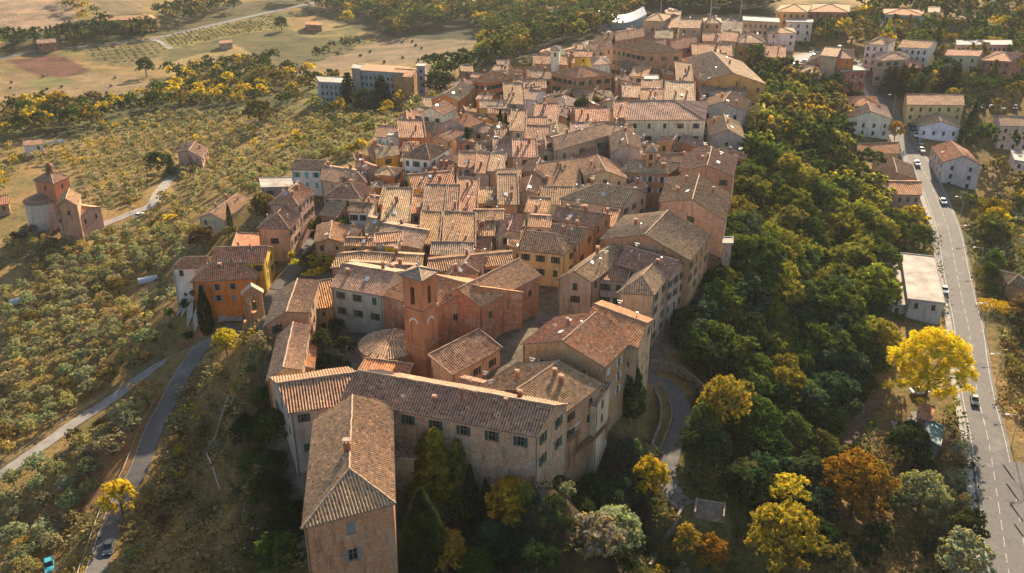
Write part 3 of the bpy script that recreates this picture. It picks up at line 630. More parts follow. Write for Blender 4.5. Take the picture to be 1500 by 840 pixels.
h((917,175),(1032,175),(1036,150),39,'xr','cream',3.4,rc='l',sh='g',label='wide pale palazzo with two rows of five dark green shutters',name='palazzo',cat='palazzo',stuff=False,win={'F':(5,[2.2,6.4])},col=(.70,.60,.46),group=None)
h((965,240),(1078,236),(1078,222),35.5,'x','brick',1.6,rc='d')
h((910,251),(979,254),(1002,240),36.5,'xr','brick',2.2,rc='l',sh='w',label='brick house with pale blue shutters and a square roof turret',win={'F':(4,[2,5.2])})
h((947,222),(961,222),(964,214),42,'p','brick',1.0,rc='l',label='square brick roof turret with two small white windows',name='roof_turret',cat='turret',stuff=False,win={'F':(1,[1.7,4.2])},group=None,base=34,sh='n')
h((814,220),(890,198),(880,180),38.5,'x','stone',1.8,rc='l',label='tall grey stone house with red downpipe and nearly blank wall',win={'F':(3,[2.6])},col=(.36,.30,.24))
h((897,222),(941,221),(935,198),38.5,'y','grey',2.2,rc='l',label='small white gabled house below the pale palazzo',win=())
h((822,290),(911,303),(947,282),36,'xl','ochre',3.0,rc='l',sh='g',label='house with striped hip roof and sunlit ochre side wall above the lane',win={'F':(2,[2.4]),'R':(3,[1.9,4.9])},col=(.52,.40,.28))
h((759,364),(825,371),(850,354),36,'xr','yellow',3.0,rc='l',sh='g',label='yellow hip-roofed house with green shutters in the middle of town',win={'F':(3,[2.0,5.4]),'R':(1,[2.0,5.4])},col=(.66,.47,.22),stuff=False)
h((800,350),(848,356),(869,337),37,'x','brick',2.2,rc='b',label='brick house joined behind the yellow hip-roofed house')
h((806,320),(871,331),(894,315),37,'x','brick',1.8,rc='r',label='brick house with long white ridge line in the middle of town')
T="""790,299 833,299 838,285 R 33 sf cream
856,257 918,261 905,238 R 36 y tan
790,283 850,276 845,252 R 33 sf grey
830,240 875,236 872,222 R 34 sf stone
888,198 930,203 920,183 R 38 x tan
753,230 786,230 784,216 R 36 sf cream
786,226 814,222 812,206 R 36 y cream
765,252 800,262 808,243 R 35 y tan
757,282 785,283 792,262 R 35 y brick
731,299 758,299 756,274 R 34 sf brick
728,260 762,258 764,246 R 36 x tan
673,244 697,246 698,234 R 36 sf tan
697,253 716,254 719,238 R 36 sf grey
716,250 735,251 740,237 R 36.5 sf pink
668,308 697,310 700,282 R 34 sf tan
698,297 732,298 732,286 R 33 sf brick
748,191 768,192 770,176 R 38.5 sf stone
768,205 805,206 805,195 R 36 sf brick
770,195 800,195 800,183 R 37 sf stone
709,211 745,211 742,196 R 34 y grey
724,232 754,231 753,215 R 33 sf tan
803,199 832,200 829,184 R 37 y cream
838,205 858,205 856,192 R 36 sf brick
692,322 734,322 738,306 R 35 x cream
727,347 760,339 769,315 R 35 y cream
748,352 764,350 768,340 R 33 sf pink
650,358 694,361 695,332 R 34 sf brick
694,367 722,367 715,348 R 31 x tan
628,398 750,386 748,366 R 34 x ochre
645,412 700,398 713,378 R 35 yf cream
775,331 806,333 810,315 R 36 x cream
506,359 551,360 554,348 R 34 x ochre
552,352 616,363 634,334 R 34.5 x tan
487,391 530,387 547,365 R 33 x cream
530,386 614,391 620,371 R 34 x ochre
504,400 600,406 610,386 R 34.5 x tan
614,356 641,358 646,330 R 34 sf brick
632,372 692,373 694,352 R 33.5 x ochre
655,334 690,336 692,322 R 33 sf tan
560,323 598,324 604,296 R 34 sf ochre
620,320 651,321 655,292 R 34 sf brick
652,321 669,321 673,292 R 34 sf tan
598,312 621,313 626,298 R 33 sf grey
606,277 666,272 654,250 R 34 x yellow
615,264 658,256 668,238 R 33 x tan
628,248 668,240 680,224 R 33 x brick
588,236 612,236 618,222 R 33 x tan
628,238 664,236 662,218 R 34.5 y brick
548,254 578,258 591,247 R 33 xlr orange
553,232 584,226 578,213 R 34 x yellow
522,243 537,249 553,243 R 33 x cream
541,222 556,228 566,216 R 33 x ochre
586,222 607,222 613,208 R 34 xlr orange
586,201 622,201 619,188 R 34 sf orange
471,263 500,268 505,246 R 30 x stone
500,258 516,262 528,250 R 31 x brick
514,264 536,267 533,253 R 31.5 xlr ochre
556,299 576,296 583,281 R 31 sf orange
540,276 556,275 566,262 R 31 y ochre
535,298 552,300 560,287 R 30 x pink
461,355 505,355 508,330 R 29 y brick
500,345 520,350 530,335 R 29 y tan
536,340 556,345 562,320 R 31 x brick
632,203 656,207 683,193 R 33 y tan
698,145 717,147 728,139 R 35 x orange
704,158 745,159 742,148 R 34 x ochre
698,174 720,175 728,166 R 31 y yellow
690,190 712,196 722,184 R 32 x tan
768,145 782,146 800,134 R 36 x white
780,153 790,158 815,148 R 36 y cream
740,151 768,153 765,138 R 35 sf grey
716,166 742,166 740,156 R 33 x ochre
745,178 768,178 768,166 R 34 x brick
782,178 815,180 818,166 R 35 sf tan
813,159 846,159 842,145 R 34 y brick
868,95 894,94 891,83 R 38.5 p white
782,93 830,95 828,83 R 37 x brick
773,113 808,116 805,104 R 36 x brick
765,129 800,129 798,118 R 35.5 x brick
762,141 792,139 790,128 R 35 x tan
842,83 866,83 868,75 R 38 x yellow
866,75 897,70 892,61 R 39 x tan
875,63 905,57 900,49 R 39 x tan
902,60 943,53 940,44 R 40 x brick
846,149 902,149 893,134 R 33.5 xlr brick
913,142 940,143 938,134 R 34 sf brick
995,41 1024,41 1030,31 R 41 x tan
1030,34 1057,34 1055,27 R 41 xlr tan
975,40 993,40 996,30 R 40 sf brick
978,23 996,23 992,15 R 43 y brick
985,73 1022,67 1015,56 R 38 x tan
1015,80 1073,82 1066,68 R 37.5 x brick
1036,93 1066,91 1060,80 R 37 x brick
1000,91 1021,92 1037,85 R 37.5 yf yellow
1026,134 1062,131 1060,118 R 35.5 sf white
1064,129 1086,134 1104,121 R 36 yf white
945,119 964,119 963,112 R 38 f cream
940,134 968,134 968,126 R 37 sf white
975,151 1017,153 1015,137 R 36 sf brick
993,131 1016,135 1010,110 R 37 sf brick
940,151 972,151 970,141 R 36 sf brick
1057,59 1078,61 1083,50 R 38 x tan
1079,63 1122,63 1115,52 R 37 xlr ochre
1118,83 1150,85 1148,70 R 34 x brick
960,56 985,56 985,46 R 39 x tan
950,72 975,70 972,60 R 38 x brick
1030,60 1056,60 1054,50 R 38 x brick
900,172 918,172 918,160 R 36 sf brick
845,178 893,178 890,168 R 34 sf brick
800,172 830,172 828,160 R 35 y brick
790,214 812,214 812,204 R 35 sf tan
700,228 722,228 722,218 R 32 sf brick
812,262 830,262 832,250 R 34 sf brick
770,310 800,312 806,300 R 34 sf grey
880,330 898,332 905,318 R 34 sf stone
700,345 722,345 724,332 R 33 sf tan
735,205 752,205 752,196 R 34 sf tan
672,268 700,268 702,256 R 33 sf tan
"""
for ln in T.strip().split('\n'):
    a,b_,c,s_,z,rf,wl=ln.split(); P=lambda q:tuple(float(v) for v in q.split(','))
    z=float(z); house(P(a),P(b_),P(c),z,rf,wl,side=s_)
h((590,229),(629,233),(657,217),37,'xlr','white',2.8,rc='d',sh='g',label='tall white house with three rows of green-shuttered windows near the narrow street',win={'F':(3,[2,5.2,8.4]),'R':(2,[2,5.2])},stuff=False)
h((564,360),(579,361),(584,350),35.5,'sf','yellow',.8,rc='d',label='small bright yellow roof-top room',name='roof_room',cat='annex',stuff=False,win=(),col=(.85,.52,.01),base=30,group=None)
h((550,355),(587,352),(588,344),36.0,'sf','yellow',.6,label='cream roof terrace block beside the bright yellow room',name='roof_terrace',cat='annex',stuff=False,win=(),group=None,col=(.75,.62,.4))
h((568,200),(585,200),(588,196),33,'f','white',0,stuff=False,label='small flat-roofed white house with one blue window')
h((476,287),(527,289),(545,274),32,'xlr','cream',2.6,rc='b',sh='b',label='cream house with broad hipped roof above the sloping street',win={'F':(4,[2.0])})
h((511,309),(539,310),(548,297),32,'x','white',1.2,rc='d',sh='g',label='white cottage with one green shuttered window beside the sloping street',win={'F':(2,[1.9])})
h((395,298),(436,300),(458,279),33,'yf','pink',2.4,rc='r',label='pink house with hipped roof and terrace, upper of two beside the street',win={'R':(4,[2,5.1])})
h((378,333),(423,334),(438,316),30,'yf','orange',2.4,rc='b',sh='d',label='orange-pink house with hipped roof, lower of two beside the street',win={'F':(1,[3.8]),'R':(3,[2,5.0])},col=(.56,.33,.20))
h((427,247),(469,248),(482,239),31,'x','white',1.8,rc='r',sh='t',label='white house with teal shutters on two floors',win={'F':(3,[1.9,5.1])},stuff=False)
h((384,276),(432,275),(428,262),25,'f','grey',0,label='low flat-roofed workshop below the teal-shuttered house',name='workshop',cat='workshop',stuff=False)
h((281,411),(374,406),(384,387),24.5,'xlr','orange',2.6,rc='t',sh='G',label='bright orange villa with hipped roof beside tall cypresses',name='villa',cat='villa',win={'F':(4,[2.2,5.2])},col=(.60,.20,.045),group=None)
h((311,385),(386,383),(399,362),27.2,'x','yellow',2.2,rc='t',label='yellow upper block behind the bright orange villa',win={'F':(4,[1.8]),'R':(2,[1.8,4.8])},name='villa_block',cat='villa',group=None)
h((252,392),(300,391),(310,378),22.5,'xl','white',1.6,rc='t',label='white annex on the left of the bright orange villa',name='villa_annex',cat='annex',group=None,stuff=False)
h((342,360),(378,362),(384,348),22,'sf','brick',.8,rc='t',label='open carport roof between villa and orange-pink house',name='carport',cat='carport',group=None,stuff=False,win=(),hh=4)
OUT='houses outside the old town'
h((292,318),(328,322),(366,293),17,'y','cream',1.8,rc='b',label='long low cream farmhouse with cypress in front',group=OUT,hh=5.5)
h((260,223),(295,230),(304,217),3,'y','pink',1.8,rc='b',label='lone pinkish farmhouse in the olive grove beside dark trees',group=OUT,hh=6.5)
h((36,213),(62,211),(58,203),-3,'x','white',1.2,rc='b',label='small white cottage at the left edge of the groves',group=OUT,stuff=False,hh=5)
h((158,30),(229,28),(222,22),-4,'xlr','red',2,rc='t',sh='w',label='distant long red villa among dark trees',win={'F':(8,[2.5,6])},group=OUT,name='villa',cat='villa',stuff=False,hh=8.5)
h((55,64),(82,62),(80,57),-12,'x','red',1.5,rc='d',label='small distant red house left of the long red villa',group=OUT,stuff=False,hh=6)
h((-24,302),(12,298),(10,286),4,'x','brick',1.5,rc='t',label='house cut by the left picture edge beside thin cypresses',group=OUT,stuff=False,hh=5)
h((322,64),(340,62),(338,58),-12,'x','tan',1.2,rc='r',label='tiny farmhouse by the golden field strip',group=OUT,stuff=False,hh=4.5)
h((448,36),(471,37),(469,31),-10,'x','red',1.2,rc='t',label='small red farmhouse behind the tilted golden field',group=OUT,stuff=False,hh=5)
HG='hospital blocks'
h((468,121),(508,123),(503,115),14,'f','blue',0,sh='n',label='low blue-grey three-storey block left of the dark cedars',win={'F':(6,[2,5.2,8.2])},group=HG,col=(.30,.35,.36),name='apartment_block',cat='apartment block',stuff=False,hh=9.5)
h((527,107),(590,111),(600,98),20,'sb','blue',1.2,rc='r',sh='n',label='long blue-grey four-storey block with reddish roof behind the cedars',win={'F':(10,[2,5.2,8.2,11.4])},group=HG,col=(.33,.36,.35),name='apartment_block',cat='apartment block',stuff=False)
h((575,111),(604,113),(613,101),20,'x','orange',1.4,rc='r',sh='n',label='orange end wall block beside the white stair tower',win={'R':(3,[2,5.2,8.2])},group=HG,col=(.50,.24,.10),name='apartment_block',cat='apartment block',stuff=False)
h((610,98),(622,98),(624,94),24,'f','grey',0,sh='n',label='tall pale open stair tower',win={'F':(1,[2,5.2,8.2,11.4,14.5])},group=HG,name='stair_tower',cat='tower',stuff=False)
h((515,101),(527,102),(531,96),22,'f','grey',0,sh='n',label='pale lift tower at the left end of the long blue-grey block',win=(),group=HG,name='lift_tower',cat='tower',stuff=False)
h((550,200),(585,202),(593,186),31,'x','white',2,rc='b',sh='t',label='white four-storey house with balconies and laundry at the town edge',win={'F':(3,[2,5.0,8])},group='houses of the old town',stuff=False)
h((586,188),(608,186),(606,168),30,'y','grey',1.6,rc='r',label='grey house behind the white balconied house')
h((692,118),(713,121),(751,114),36,'yfb','orange',2.6,rc='t',sh='g',label='big orange palazzo with two rows of dark windows at the far left of town',win={'R':(6,[2.2,5.6]),'F':(2,[2.2])},name='palazzo',cat='palazzo',group=None,stuff=False)
h((655,128),(685,135),(696,127),34,'y','ochre',2,rc='l',label='sunlit ochre house with bright roof, upper of two')
h((632,146),(670,148),(687,136),34,'y','orange',2.4,rc='l',label='sunlit orange-yellow gabled house with bright roof, lower of two')
h((617,164),(648,168),(668,158),34,'y','white',2.2,rc='r',sh='G',label='white gabled house facing the cedars',win={'F':(2,[2.4])})
h((640,183),(684,187),(706,179),34,'y','grey',2.4,rc='t',label='house with wide orange-brown roof above the dark conifer')
h((676,104),(693,105),(689,96),20,'x','red',1.5,rc='r',label='reddish house half hidden behind the dark grove',group=OUT,stuff=False,hh=7)
h((846,114),(896,109),(809,106),38,'xlr','brick',2.6,side='L',rc='t',sh='g',label='brick palazzo with white hip line, left of the tallest palazzo',win={'F':(4,[2.4,6]),'L':(5,[2.4,6])},name='palazzo',cat='palazzo',group=None,stuff=False)
h((946,77),(1000,76),(897,67),42,'xlr','brick',3.4,side='L',rc='t',sh='g',label='tallest brick palazzo with three rows of green shutters',win={'F':(3,[2.6,7]),'L':(7,[2.6,6.6,10.4])},name='palazzo',cat='palazzo',group=None,stuff=False)
h((807,73),(819,73),(821,69),43,'p','white',1.0,rc='l',label='small pale bell turret on the left skyline of town',name='bell_turret',cat='turret',group=None,stuff=False,win={'F':(1,[2])},sh='n')
h((942,30),(971,31),(985,22),43,'xlr','tan',2,rc='b',sh='d',label='tall plain tan block at the top of the town',win={'F':(1,[4])},stuff=False)
h((1025,119),(1121,123),(1086,90),38,'y','ochre',3.6,rc='l',sh='n',label='very wide low-pitched sunlit roof near the golden trees',win={'F':(5,[2.4])})
h((1027,158),(1088,162),(1099,147),37,'y','grey',2.6,rc='r',sh='n',label='patchy white and brick gabled house with pointed window',win={'F':(3,[2.6,5.6]),'R':(3,[2,5])},mat='stone_wall',col=(.55,.48,.40))
h((1041,198),(1090,202),(1083,180),36,'y','grey',2.4,rc='l',sh='n',label='small grey gabled house with glowing pale roof',win={'F':(1,[2.8])})
h((1100,166),(1119,166),(1120,152),31,'f','tan',0,label='tan balcony house with arched window above the slope',win={'F':(1,[4])},sh='n')
NB='buildings of the newer quarter'
def nb(*a,**k): k.setdefault('group',NB); k.setdefault('stuff',False); k.setdefault('name','apartment_block' if k.get('cat')=='apartment block' else 'house'); return house(*a,**k)
nb((1089,31),(1141,34),(1140,28),40,'f','pink',0,label='flat-roofed block with pink and blue facade stripes',cat='apartment block',win={'F':(7,[2,5])})
nb((1137,17),(1182,18),(1189,8),45,'xlr','ochre',2,rc='r',sh='d',label='ochre four-storey palace at the top edge',cat='palace',win={'F':(5,[2,5,8])},hh=12)
nb((1184,17),(1243,18),(1245,7),46,'xlr','red',2,rc='r',sh='n',label='red-brown block right of the ochre palace',cat='apartment block',win={'F':(6,[2.2,5.2,8])},hh=11)
nb((1127,48),(1166,49),(1161,41),37,'xlr','white',1.4,rc='r',label='white low house by the clipped hedge of the square')
nb((1152,33),(1190,34),(1190,30),38,'f','white',0,label='flat-roofed white and pink house above the square')
nb((1181,92),(1216,93),(1223,84),33,'yf','orange',2,rc='r',label='orange house with dark shutters beside the square',sh='d')
nb((1216,85),(1251,86),(1250,74),36,'p','orange',2,rc='d',label='orange hip-roofed house behind the plain red block',sh='d')
nb((1203,81),(1225,83),(1236,71),37,'x','tan',2,rc='l',label='sunlit tan house behind the orange pair on the square')
nb((1232,105),(1269,104),(1220,98),31,'f','red',0,side='L',label='plain red flat-roofed block at the road bend',cat='apartment block',win={'F':(3,[2.4,5.4,8.4])},sh='n',col=(.42,.13,.08))
nb((1170,105),(1206,107),(1203,97),31,'xlr','white',1.4,rc='g',label='low white house with grey hip roof beside the square')
nb((1243,155),(1289,155),(1283,142),24,'xlr','yellow',2,rc='t',label='yellow house with hipped roof above the white gabled house')
nb((1243,172),(1306,174),(1298,155),24,'y','white',2.6,rc='l',sh='n',label='white gabled house with bright roof left of the main road',win={'F':(4,[3,6])},hh=7.5)
nb((1257,227),(1316,224),(1312,208),15,'x','tan',2,rc='t',label='low house with red roof below the white gabled house')
nb((1283,262),(1342,263),(1335,241),15.5,'y','tan',2.4,rc='r',label='house with wide brown-red roof beside the main road')
nb((1290,284),(1349,285),(1345,265),16,'x','pink',2,rc='t',sh='n',label='pink house with small balcony beside the main road',win={'F':(5,[2,5])})
nb((1331,439),(1382,445),(1367,378),11,'f','grey',0,sh='n',label='long hall with large pale flat roof beside the main road',name='hall',cat='hall',win={'F':(2,[1.6])},group=None,col=(.50,.46,.41))
nb((1300,448),(1330,448),(1324,388),8.6,'f','grey',0,sh='n',label='lower flat-roofed annex along the left of the pale roofed hall',name='hall_annex',cat='hall',win={'F':(1,[1.6])},group=None)
nb((1268,64),(1297,66),(1312,58),39,'xlr','white',2,rc='r',sh='n',label='white four-storey block with hipped roof by the road',cat='apartment block',win={'F':(3,[2,5,8,11]),'R':(2,[2,5,8])},hh=12)
nb((1316,69),(1360,71),(1373,62),37,'x','white',2,rc='r',sh='n',label='white block with red balcony panels',cat='apartment block',win={'F':(5,[2,5,8,11])},hh=11.5)
nb((1284,89),(1332,87),(1330,76),33,'xlr','pink',2,rc='l',label='pink house behind the orange hip-roofed house')
nb((1287,98),(1350,99),(1346,87),30,'xlr','orange',2,rc='b',label='low orange house with hipped roof behind the row of pines')
nb((1385,81),(1434,82),(1441,73),35,'x','cream',1.2,rc='r',sh='n',label='beige four-storey block with red side wall',cat='apartment block',win={'F':(3,[2.2,5.4,8.5])},hh=10.5)
nb((1437,88),(1481,90),(1500,78),34,'xlr','red',2,rc='r',sh='n',label='red brick house with white balconies at the right',win={'F':(4,[2,5,8])},hh=9)
nb((1402,67),(1482,67),(1480,60),33,'f','pink',0,sh='n',label='long low flat-roofed pale building behind the red brick house',win={'F':(12,[1.8])})
nb((1295,21),(1353,23),(1352,15),36,'xlr','blue',1.6,rc='t',sh='w',label='pale blue villa with red roof near the top edge',win={'F':(6,[2,5])},hh=8)
nb((1330,153),(1412,154),(1405,139),23,'x','yellow',2.2,rc='r',sh='n',label='long yellow apartment house with pale blue bands',cat='apartment block',win={'F':(6,[2,5.2,8.3])},col=(.66,.48,.25),hh=9.5)
nb((1348,185),(1406,187),(1399,171),17,'y','blue',2.2,rc='r',sh='n',label='pale blue gabled house in front of the long yellow apartment house',win={'F':(4,[2.6])},col=(.62,.70,.74),hh=5.5)
nb((1358,205),(1425,209),(1420,195),12,'f','blue',0,sh='n',label='flat-roofed garage in front of the pale blue house',name='garage',cat='garage',win={'F':(4,[1.8])})
nb((1383,237),(1437,242),(1365,215),17,'y','cream',2.8,side='L',rc='t',sh='n',label='cream gabled house with skylights right of the main road',win={'F':(2,[2,5,8]),'L':(4,[2,5])},col=(.6,.54,.47),hh=8.3)
nb((1467,184),(1515,185),(1457,171),21,'x','pink',2,side='L',rc='b',sh='n',label='pale pink tall house at the right edge',cat='apartment block',win={'F':(3,[2,5,8.2]),'L':(3,[2,5,8])},col=(.66,.52,.44),hh=9.5)
nb((1487,236),(1520,241),(1513,225),16,'f','white',0,sh='n',label='white balconied building cut by the right edge')
nb((1478,416),(1515,426),(1467,397),10,'xlr','brick',1.8,side='L',rc='d',label='house with dark grey hipped roof cut by the right edge')
nb((801,30),(825,30),(824,25),12,'x','white',1.4,rc='g',sh='n',label='lone white house in the distant wood',win={'F':(4,[2,5])},group=OUT,hh=6.5)
nb((1408,28),(1432,28),(1430,22),34,'xlr','grey',1,rc='g',label='grey hip-roofed house behind the long brown wall')
nb((1360,18),(1376,18),(1376,10),38,'x','white',1,rc='l',label='small white house beyond the pale blue villa')

h((458,452),(487,448),(486,424),31,'sf','ochre',rc='t',stuff=False,label='small orange-roofed lean-to left of the grey rendered house')
h((524,549),(590,557),(602,540),29.5,'sf','brick',.8,rc='t',stuff=False,win=(),label='low terracotta-roofed block between the apse and the long convent range',name='low_block',cat='annex',group=None)
h((668,575),(735,592),(748,566),31.5,'x','tan',1.2,rc='r',label='low tan house squeezed between sacristy and long convent range')
# small infill houses, lean-tos and roof rooms in the gaps of the old town
DENSE=[H0p(*p)[:2] for p in [(470,400),(500,300),(600,200),(700,135),(790,95),(960,60),(1050,110),(1075,250),(1000,330),(880,350),(800,440),(640,400)]]
xa,xb=min(p[0] for p in DENSE),max(p[0] for p in DENSE); ya,yb=min(p[1] for p in DENSE),max(p[1] for p in DENSE); n_inf=0
def clear(pts_):
    for q in pts_:
        for f in FOOT:
            if abs(f[0][0]-q[0])<60 and abs(f[0][1]-q[1])<60 and inpoly(np.array([q[0]]),np.array([q[1]]),f)[0]: return False
    return True
for _ in range(4000):
    x,y=rng.uniform(xa,xb),rng.uniform(ya,yb)
    if not inpoly(np.array([x]),np.array([y]),DENSE)[0]: continue
    wd_,dp_=rng.uniform(4,8),rng.uniform(4,8); a=rng.uniform(-.45,.3); co,si=math.cos(a),math.sin(a); C4=[(x+co*u_-si*v_,y+si*u_+co*v_) for u_,v_ in ((-wd_/2,-dp_/2),(wd_/2,-dp_/2),(wd_/2,dp_/2),(-wd_/2,dp_/2))]
    if not clear(C4+[(x,y)]+[((C4[i][0]+C4[(i+1)%4][0])/2,(C4[i][1]+C4[(i+1)%4][1])/2) for i in range(4)]): continue
    z=h1(x,y)+rng.uniform(4.0,7.6); P3=[proj(q[0],q[1],z)[:2] for q in C4[:3]]
    h(P3[0],P3[1],P3[2],z,rng.choice(['x','y','sf','sf','sr','sl']),rng.choice(['tan','brick','cream','ochre','stone','grey','brick'])); n_inf+=1
    if n_inf>=95: break
print('infill',n_inf)
# ------------------------------------------------------------------ special landmarks
def empty(name,loc): o=bpy.data.objects.new(name,None); COL.objects.link(o); o.location=loc; return o
def arch_wall(b,W,z0,z1,cx,aw,ay0,ay1,tr,depth=.8):
    """wall in local x (0..W), with one arched through-opening; tr maps (x,z,inset)->3D"""
    r=aw/2; zt=ay1-r; n=8; x0,x1=cx-r,cx+r
    q=lambda pts:b.face([tr(*p) for p in pts],[(p[0],p[1]) for p in pts])
    q([(0,z0,0),(x0,z0,0),(x0,z1,0),(0,z1,0)]); q([(x1,z0,0),(W,z0,0),(W,z1,0),(x1,z1,0)]); q([(x0,z0,0),(x1,z0,0),(x1,ay0,0),(x0,ay0,0)])
    arc=[(cx+r*math.cos(math.pi*k/n),zt+r*math.sin(math.pi*k/n)) for k in range(n+1)]
    for k in range(n):
        (xa,za),(xb,zb)=arc[k],arc[k+1]; q([(xb,zb,0),(xa,za,0),(xa,z1,0),(xb,z1,0)]); q([(xa,za,0),(xb,zb,0),(xb,zb,depth),(xa,za,depth)])
    q([(x0,ay0,0),(x0,ay0,depth),(x0,zt,depth),(x0,zt,0)]); q([(x1,ay0,depth),(x1,ay0,0),(x1,zt,0),(x1,zt,depth)]); q([(x0,ay0,0),(x1,ay0,0),(x1,ay0,depth),(x0,ay0,depth)])
# bell tower
zt=47.5; B0=Vector(at(617,410,zt)); L0=Vector(at(590,402,zt)); R0=Vector(at(635,398,zt))
u=(B0-L0).normalized(); v=Vector((-u.y,u.x,0)); S=4.6; base=27.0
org=Vector((B0.x,B0.y,base)); tw=empty('bell_tower',org); tag(tw,'square brick bell tower with four arched belfry openings and low pyramid roof','bell tower')
A0=B0-u*S   # front-left corner
cs=[A0,B0,B0+v*S,A0+v*S]; b=MB()
for i in range(4):
    p,q_=cs[i],cs[(i+1)%4]; d=(q_-p).normalized(); n=Vector((d.y,-d.x,0))
    tr=lambda x,z,i_,p=p,d=d,n=n:(p.x+d.x*x-n.x*i_-org.x,p.y+d.y*x-n.y*i_-org.y,z)
    arch_wall(b,S,13.6,zt-base,S/2,1.0,14.6,18.4,tr,1.0)
    arch_wall(b,S,0-3,13.6,S/2,1.5,6.2,11.4,tr,.18)
    b.face([tr(S/2-.9,6,.18),tr(S/2+.9,6,.18),tr(S/2+.9,11.6,.18),tr(S/2-.9,11.6,.18)])
    for a_ in (0,1):
        for c_ in (0,1): pass
# solid pier interior for belfry floor
b.box((cs[0].x*.5+cs[2].x*.5-org.x,cs[0].y*.5+cs[2].y*.5-org.y,13.9),(S-.3,S-.3,.4),math.atan2(u.y,u.x)); 
cen=(cs[0]+cs[2])/2-org; ang=math.atan2(u.y,u.x)
for sx in (-1,1):
    for sy in (-1,1):
        o_=Vector((sx*(S/2-.95),sy*(S/2-.95),0)); o_.rotate(Matrix.Rotation(ang,3,'Z')); b.box((cen.x+o_.x,cen.y+o_.y,16.9),(1.7,1.7,6.6),ang)
link('shaft',b.mesh('shaft','plaster_wall'),tw,color=(.42,.19,.095))
b=MB(); 
for z_,e in ((13.5,.22),(5.6,.15),(20.3,.35),(3.0,.12)): b.box((cen.x,cen.y,z_),(S+e*2,S+e*2,.28),ang)
link('cornice',b.mesh('cornice','brick_wall'),tw,color=(.46,.22,.12))
b=MB(); P4=[]
for sx,sy in ((-1,-1),(1,-1),(1,1),(-1,1)):
    o_=Vector((sx*(S/2+.55),sy*(S/2+.55),0)); o_.rotate(Matrix.Rotation(ang,3,'Z')); P4.append((cen.x+o_.x,cen.y+o_.y,zt-base))
ap=(cen.x,cen.y,zt-base+1.15)
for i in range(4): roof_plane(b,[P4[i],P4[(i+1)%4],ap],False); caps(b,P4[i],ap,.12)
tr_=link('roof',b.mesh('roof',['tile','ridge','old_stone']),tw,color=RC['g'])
b=MB(); b.tube((cen.x,cen.y,zt-base+1.5),(cen.x,cen.y,zt-base+2.4),.3,.15,8); b.tube((cen.x,cen.y,zt-base+2.3),(cen.x,cen.y,zt-base+3.6),.04,.04,5); b.box((cen.x,cen.y,zt-base+3.2),(.6,.06,.06),ang); link('cross',b.mesh('cross','galv'),tr_)
for k,(dx,dy) in enumerate(((0,-1.2),(1.2,0),(-1.2,0),(0,1.2))):
    b=MB(); o_=Vector((dx,dy,0)); o_.rotate(Matrix.Rotation(ang,3,'Z')); c=(cen.x+o_.x,cen.y+o_.y)
    pr=[(.06,17.6),(.25,17.5),(.34,17.1),(.42,16.6),(.58,16.3)]
    for j in range(4): b.tube((c[0],c[1],pr[j][1]),(c[0],c[1],pr[j+1][1]),pr[j][0],pr[j+1][0],12,False)
    b.tube((c[0],c[1],17.6),(c[0],c[1],18.0),.05,.05,5); link('bell',b.mesh('bell','bronze'),tw)
for i in (0,1):   # pale arch bands
    p,q_=cs[i],cs[i+1]; d=(q_-p).normalized(); n=Vector((d.y,-d.x,0)); b=MB(); m_=p+d*S/2-org
    for k in range(8):
        a0,a1=math.pi*k/8,math.pi*(k+1)/8
        for (ra,rb) in ((.75,1.1),): 
            pp=lambda r,a,e:(m_.x+d.x*r*math.cos(a)+n.x*e,m_.y+d.y*r*math.cos(a)+n.y*e,10.65+r*math.sin(a))
            b.face([pp(ra,a0,.06),pp(rb,a0,.06),pp(rb,a1,.06),pp(ra,a1,.06)]); b.face([pp(rb,a0,0),pp(rb,a1,0),pp(rb,a1,.06),pp(rb,a0,.06)]); b.face([pp(ra,a0,.06),pp(ra,a1,.06),pp(ra,a1,0),pp(ra,a0,0)])
    link('arch_band',b.mesh('arch_band','white_paint'),tw)
# apse
ac=Vector(at(570,503,30.5)); ao=empty('apse',(ac.x,ac.y,26)); tag(ao,'round brick apse with fan-shaped tile roof at the foot of the bell tower','apse'); b=MB(); n=20; Ra=5.8
for k in range(n):
    a0,a1=2*math.pi*k/n,2*math.pi*(k+1)/n; P=lambda r,a,z_:(r*math.cos(a),r*math.sin(a),z_)
    b.face([P(Ra,a0,-2),P(Ra,a1,-2),P(Ra,a1,4.4),P(Ra,a0,4.4)],[(a0*Ra,-2),(a1*Ra,-2),(a1*Ra,4.4),(a0*Ra,4.4)])
link('wall',b.mesh('wall','brick_wall'),ao,color=COLS['brick']); b=MB()
for k in range(n):
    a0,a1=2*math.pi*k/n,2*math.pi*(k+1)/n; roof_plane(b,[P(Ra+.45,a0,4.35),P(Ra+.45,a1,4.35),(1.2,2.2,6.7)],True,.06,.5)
link('roof',b.mesh('roof',['tile','ridge','old_stone']),ao,color=RC['l'])
